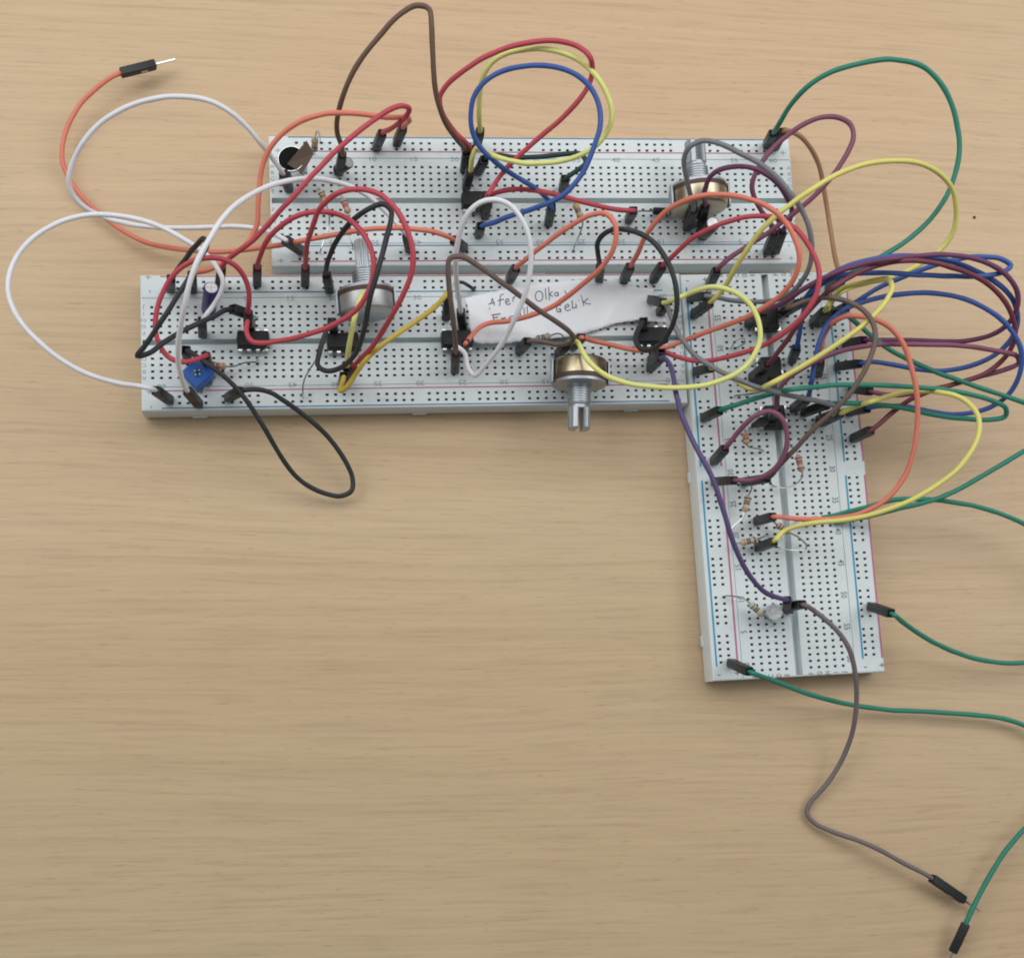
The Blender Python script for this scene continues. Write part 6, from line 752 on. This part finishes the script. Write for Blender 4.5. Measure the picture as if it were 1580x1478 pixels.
 [(-51.37,57.66,9.79),(-51.33,56.73,9.55),(-51.29,55.80,9.34),(-51.26,54.85,9.16),(-51.25,53.88,9.03),(-51.25,52.88,8.97),(-51.27,51.86,9.00),(-51.31,50.80,9.12),(-51.39,49.70,9.36),(-51.39,48.71,9.31),(-51.41,47.69,9.32),(-51.45,46.64,9.42),(-51.51,45.58,9.58),(-51.58,44.50,9.79)],
 [(-50.77,57.46,9.69),(-50.72,56.55,9.47),(-50.68,55.64,9.27),(-50.65,54.71,9.12),(-50.63,53.75,9.02),(-50.64,52.77,9.00),(-50.66,51.75,9.07),(-50.72,50.70,9.26),(-50.73,49.71,9.28),(-50.73,48.73,9.24),(-50.76,47.72,9.31),(-50.80,46.69,9.45),(-50.86,45.64,9.64),(-50.92,44.58,9.86)],
 [(-50.17,57.44,9.61),(-50.12,56.55,9.40),(-50.07,55.64,9.22),(-50.03,54.72,9.10),(-50.02,53.77,9.04),(-50.02,52.78,9.06),(-50.05,51.76,9.19),(-50.07,50.76,9.29),(-50.05,49.82,9.20),(-50.05,48.85,9.22),(-50.08,47.84,9.33),(-50.12,46.81,9.50),(-50.17,45.77,9.71),(-50.23,44.72,9.95)],
 [(-49.58,57.28,9.54),(-49.52,56.40,9.35),(-49.47,55.50,9.20),(-49.43,54.57,9.11),(-49.41,53.62,9.09),(-49.42,52.64,9.17),(-49.45,51.62,9.33),(-49.40,50.72,9.19),(-49.38,49.78,9.16),(-49.38,48.80,9.23),(-49.40,47.80,9.37),(-49.44,46.78,9.57),(-49.48,45.75,9.80),(-49.53,44.71,10.04)],
 [(-49.00,57.24,9.49),(-48.93,56.37,9.32),(-48.87,55.48,9.20),(-48.83,54.57,9.15),(-48.81,53.62,9.18),(-48.83,52.63,9.33),(-48.77,51.74,9.21),(-48.73,50.83,9.14),(-48.71,49.89,9.17),(-48.71,48.92,9.27),(-48.73,47.93,9.44),(-48.76,46.93,9.65),(-48.80,45.92,9.89),(-48.84,44.90,10.14)],
 [(-48.42,57.06,9.49),(-48.35,56.21,9.35),(-48.29,55.35,9.26),(-48.25,54.45,9.25),(-48.24,53.52,9.35),(-48.19,52.63,9.31),(-48.12,51.78,9.18),(-48.08,50.89,9.16),(-48.06,49.97,9.22),(-48.06,49.02,9.36),(-48.07,48.06,9.55),(-48.10,47.09,9.77),(-48.12,46.10,10.02),(-48.15,45.12,10.28)],
 [(-47.87,56.61,9.54),(-47.79,55.79,9.43),(-47.73,54.94,9.38),(-47.69,54.06,9.43),(-47.65,53.18,9.46),(-47.56,52.38,9.28),(-47.49,51.54,9.21),(-47.45,50.67,9.23),(-47.43,49.77,9.33),(-47.42,48.85,9.49),(-47.43,47.91,9.69),(-47.44,46.97,9.93),(-47.46,46.02,10.18),(-47.48,45.07,10.44)],
 [(-47.31,56.89,9.62),(-47.23,56.02,9.55),(-47.17,55.13,9.56),(-47.14,54.19,9.67),(-47.02,53.39,9.43),(-46.93,52.55,9.31),(-46.87,51.66,9.29),(-46.82,50.75,9.34),(-46.80,49.82,9.47),(-46.79,48.87,9.64),(-46.79,47.90,9.86),(-46.79,46.93,10.10),(-46.80,45.96,10.36),(-46.81,44.99,10.61)],
 [(-46.77,56.67,9.76),(-46.69,55.82,9.73),(-46.64,54.93,9.80),(-46.53,54.13,9.63),(-46.41,53.34,9.46),(-46.32,52.50,9.39),(-46.26,51.64,9.40),(-46.21,50.75,9.49),(-46.18,49.84,9.63),(-46.16,48.92,9.82),(-46.15,47.98,10.05),(-46.14,47.04,10.29),(-46.14,46.09,10.55),(-46.14,45.16,10.79)],
 [(-46.25,56.27,9.93),(-46.17,55.45,9.96),(-46.07,54.66,9.88),(-45.93,53.93,9.66),(-45.81,53.16,9.54),(-45.72,52.35,9.51),(-45.65,51.52,9.55),(-45.60,50.67,9.66),(-45.56,49.79,9.82),(-45.54,48.91,10.02),(-45.52,48.01,10.25),(-45.50,47.11,10.50),(-45.49,46.21,10.75),(-45.47,45.32,10.99)],
 [(-45.73,56.20,10.16),(-45.64,55.39,10.17),(-45.47,54.68,9.90),(-45.34,53.93,9.73),(-45.22,53.15,9.66),(-45.13,52.35,9.66),(-45.06,51.51,9.73),(-45.00,50.66,9.85),(-44.95,49.79,10.02),(-44.92,48.91,10.23),(-44.89,48.03,10.46),(-44.86,47.14,10.71),(-44.84,46.25,10.95),(-44.81,45.37,11.18)],
 [(-45.20,55.99,10.45),(-45.01,55.30,10.18),(-44.84,54.58,9.97),(-44.69,53.83,9.85),(-44.57,53.05,9.81),(-44.46,52.24,9.83),(-44.37,51.42,9.92),(-44.30,50.57,10.06),(-44.23,49.72,10.24),(-44.18,48.85,10.45),(-44.13,47.97,10.69),(-44.08,47.10,10.93),(-44.03,46.22,11.16),(-43.98,45.36,11.38)],
 [(-44.59,56.03,10.49),(-44.39,55.30,10.24),(-44.21,54.55,10.08),(-44.05,53.76,10.00),(-43.91,52.95,9.99),(-43.79,52.12,10.03),(-43.68,51.26,10.13),(-43.59,50.40,10.28),(-43.51,49.51,10.47),(-43.43,48.62,10.68),(-43.36,47.73,10.91),(-43.29,46.84,11.15),(-43.22,45.95,11.38),(-43.14,45.06,11.58)],
 [(-44.00,55.71,10.55),(-43.79,54.98,10.35),(-43.60,54.22,10.23),(-43.42,53.43,10.18),(-43.27,52.62,10.19),(-43.13,51.80,10.25),(-43.00,50.95,10.36),(-42.89,50.09,10.52),(-42.78,49.22,10.71),(-42.69,48.34,10.92),(-42.59,47.46,11.15),(-42.50,46.58,11.37),(-42.40,45.71,11.59),(-42.30,44.84,11.78)],
 [(-43.41,55.53,10.66),(-43.19,54.79,10.50),(-42.99,54.03,10.41),(-42.80,53.24,10.38),(-42.62,52.43,10.40),(-42.47,51.60,10.48),(-42.32,50.76,10.60),(-42.19,49.90,10.76),(-42.06,49.03,10.95),(-41.94,48.16,11.16),(-41.82,47.29,11.38),(-41.71,46.41,11.60),(-41.59,45.55,11.81),(-41.46,44.69,11.98)],
 [(-42.83,55.65,10.81),(-42.60,54.88,10.68),(-42.38,54.10,10.61),(-42.17,53.29,10.60),(-41.98,52.46,10.63),(-41.80,51.62,10.72),(-41.64,50.76,10.85),(-41.48,49.89,11.01),(-41.34,49.02,11.20),(-41.19,48.13,11.41),(-41.06,47.25,11.62),(-40.91,46.37,11.83),(-40.77,45.50,12.02),(-40.62,44.63,12.18)],
 [(-42.27,55.68,10.99),(-42.01,54.90,10.88),(-41.78,54.10,10.83),(-41.55,53.28,10.83),(-41.34,52.44,10.88),(-41.15,51.59,10.97),(-40.96,50.73,11.10),(-40.78,49.85,11.26),(-40.61,48.97,11.45),(-40.45,48.08,11.65),(-40.29,47.20,11.86),(-40.12,46.31,12.05),(-39.95,45.44,12.23),(-39.77,44.58,12.38)],
 [(-41.71,55.43,11.19),(-41.44,54.65,11.10),(-41.18,53.84,11.06),(-40.94,53.02,11.07),(-40.71,52.18,11.13),(-40.49,51.32,11.22),(-40.29,50.45,11.35),(-40.09,49.58,11.52),(-39.90,48.69,11.70),(-39.71,47.81,11.89),(-39.52,46.92,12.09),(-39.33,46.04,12.28),(-39.14,45.17,12.44),(-38.94,44.31,12.58)],
 [(-41.16,55.12,11.41),(-40.87,54.34,11.34),(-40.60,53.55,11.31),(-40.33,52.75,11.33),(-40.08,51.92,11.38),(-39.85,51.09,11.48),(-39.62,50.24,11.61),(-39.40,49.38,11.77),(-39.18,48.52,11.95),(-38.97,47.66,12.14),(-38.76,46.80,12.32),(-38.54,45.94,12.50),(-38.32,45.09,12.65),(-38.09,44.25,12.77)],
 [(-40.61,55.10,11.64),(-40.30,54.32,11.58),(-40.01,53.52,11.56),(-39.72,52.71,11.58),(-39.45,51.88,11.64),(-39.19,51.04,11.74),(-38.94,50.20,11.87),(-38.70,49.34,12.03),(-38.46,48.48,12.20),(-38.23,47.61,12.38),(-37.99,46.75,12.56),(-37.75,45.89,12.72),(-37.51,45.05,12.86),(-37.25,44.22,12.96)],
 [(-39.95,54.90,11.89),(-40.02,54.09,11.84),(-39.04,53.31,11.82),(-39.00,52.47,11.84),(-39.10,51.62,11.91),(-38.96,50.77,12.00),(-38.66,49.91,12.13),(-38.27,49.05,12.28),(-38.05,48.18,12.45),(-37.63,47.31,12.62),(-37.25,46.45,12.78),(-36.78,45.59,12.93),(-36.50,44.74,13.06),(-36.49,43.89,13.15)]]
STROKES = [[(-91.01,46.19,13.87),(-90.45,48.33,13.74),(-90.06,49.78,13.56)],
 [(-90.06,49.78,13.56),(-89.72,48.55,13.61),(-89.43,47.41,13.67)],
 [(-91.39,47.64,14.05),(-90.31,48.08,13.77),(-89.29,48.44,13.56)],
 [(-86.62,51.20,13.12),(-87.22,51.16,13.16),(-87.57,50.44,13.25),(-87.64,48.90,13.27),(-87.87,47.58,13.35)],
 [(-88.37,49.08,13.38),(-87.39,49.45,13.23),(-86.42,49.73,13.13)],
 [(-85.93,48.68,13.02),(-84.96,49.36,12.94),(-85.32,50.01,12.98),(-85.93,49.35,13.05),(-85.81,48.39,13.00),(-85.11,48.20,12.91),(-84.40,48.71,12.84)],
 [(-83.73,49.16,12.76),(-83.61,50.14,12.78),(-83.61,50.59,12.80)],
 [(-83.61,50.08,12.77),(-82.96,50.95,12.72),(-82.05,51.07,12.64)],
 [(-75.83,52.92,12.31),(-75.17,52.89,12.29),(-74.64,52.37,12.27),(-74.42,51.52,12.24),(-74.58,50.63,12.21),(-75.06,49.99,12.19),(-75.71,49.81,12.20),(-76.32,50.14,12.24),(-76.68,50.88,12.28),(-76.67,51.79,12.32),(-76.30,52.57,12.31),(-75.69,52.96,12.31)],
 [(-73.62,53.92,12.27),(-73.54,52.23,12.24),(-73.45,50.47,12.17)],
 [(-72.61,54.36,12.26),(-72.50,52.28,12.22),(-72.42,50.39,12.15)],
 [(-71.47,52.93,12.22),(-72.32,52.10,12.21),(-71.38,51.41,12.17)],
 [(-69.77,52.24,12.17),(-69.96,51.81,12.15),(-70.38,51.67,12.16),(-70.74,51.92,12.17),(-70.77,52.38,12.19),(-70.46,52.73,12.19),(-70.03,52.71,12.18),(-69.78,52.34,12.17)],
 [(-69.74,52.86,12.18),(-69.62,51.64,12.15)],
 [(-67.66,53.57,12.13),(-67.36,52.65,12.13),(-66.85,52.58,12.13)],
 [(-65.92,53.55,12.08),(-65.74,52.38,12.17),(-66.10,51.47,12.10),(-66.79,51.19,12.20),(-67.26,51.41,12.16)],
 [(-90.29,44.51,13.52),(-88.95,44.80,13.51),(-87.60,45.03,13.50)],
 [(-89.84,44.47,13.48),(-89.67,43.62,13.32),(-89.36,42.93,13.22)],
 [(-89.76,43.73,13.34),(-88.32,44.05,13.27)],
 [(-89.45,42.93,13.22),(-87.69,43.24,13.02)],
 [(-87.33,43.09,12.96),(-87.17,43.88,13.15),(-86.81,43.79,13.11),(-86.61,43.24,12.94)],
 [(-86.61,43.30,12.95),(-86.40,44.02,13.20),(-86.04,43.91,13.18),(-85.83,43.38,12.96)],
 [(-84.99,43.23,12.94),(-84.79,44.42,12.79)],
 [(-84.79,43.96,12.80),(-84.29,44.62,12.70),(-83.58,44.76,12.54)],
 [(-83.05,44.69,12.46),(-82.99,43.85,12.41),(-82.35,43.83,12.33),(-82.13,44.76,12.33)],
 [(-81.41,46.62,12.36),(-81.27,44.53,12.20)],
 [(-80.25,47.60,12.30),(-79.99,44.91,12.10)],
 [(-79.31,48.07,12.27),(-79.08,45.38,12.07)],
 [(-77.29,45.87,12.01),(-77.47,45.45,11.98),(-77.86,45.31,11.99),(-78.20,45.55,12.03),(-78.24,46.00,12.06),(-77.95,46.34,12.07),(-77.54,46.32,12.05),(-77.30,45.97,12.01)],
 [(-68.81,48.78,12.18),(-69.77,48.64,12.12),(-70.26,47.71,12.10),(-69.96,46.76,12.19),(-69.23,46.97,12.01),(-69.00,47.74,12.13)],
 [(-69.00,47.74,12.13),(-69.73,47.65,12.15)],
 [(-69.00,47.80,12.14),(-68.91,46.65,11.90)],
 [(-67.53,48.22,11.79),(-66.33,48.76,11.60),(-66.74,49.34,11.84),(-67.49,48.79,11.93),(-67.53,47.82,11.78),(-66.79,47.41,11.52),(-65.76,47.86,11.40)],
 [(-65.32,50.56,11.68),(-65.15,48.17,11.29)],
 [(-65.16,48.34,11.31),(-64.27,48.61,11.17),(-63.93,49.39,11.20)],
 [(-64.13,49.76,11.27),(-63.91,48.48,11.05)],
 [(-63.17,51.00,11.17),(-63.05,50.78,11.13)],
 [(-62.40,52.63,11.05),(-61.93,51.00,10.78),(-61.47,49.37,10.54)],
 [(-60.17,51.97,10.35),(-60.95,51.14,10.50),(-61.74,50.60,10.72)],
 [(-61.59,50.70,10.60),(-60.54,50.25,10.24),(-59.16,50.36,9.80)]]
root = thing('paper_label', 'torn white paper label with handwriting lying on the lower breadboard', 'paper label', (PAPER_GRID[0][0][0], PAPER_GRID[0][0][1], 8.5))
m = MB(); nu = len(PAPER_GRID); nv = len(PAPER_GRID[0])
m.add([q for r_ in PAPER_GRID for q in r_], [(i * nv + j, (i + 1) * nv + j, (i + 1) * nv + j + 1, i * nv + j + 1) for i in range(nu - 1) for j in range(nv - 1)])
sheet = m.build('sheet', PAPER, root, None, 60)
sd = sheet.modifiers.new('thickness', 'SOLIDIFY'); sd.thickness = .00012; sd.offset = -1
m = MB()
for st in STROKES: m.tube(catmull(st, 4), .145, 6)
m.build('handwriting', PENCIL, root)
# crumb on the table
cp = Vector((71.87, 87.83, 0.00)); m = MB(); m.lathe((cp.x, cp.y, 0.02), (0.2, .1, 1), [(0, .2), (.1, .45), (.3, .5), (.45, .2)], 9)
cr_ = m.build('crumb', mat('dark_crumb', (.09, .06, .05), .8, 0, .3), None, (cp.x, cp.y, 0), 0); tag(cr_, 'tiny dark crumb on the bare table at the upper right', 'crumb')
for o in bpy.data.objects:
    if 'o' in o: del o['o']
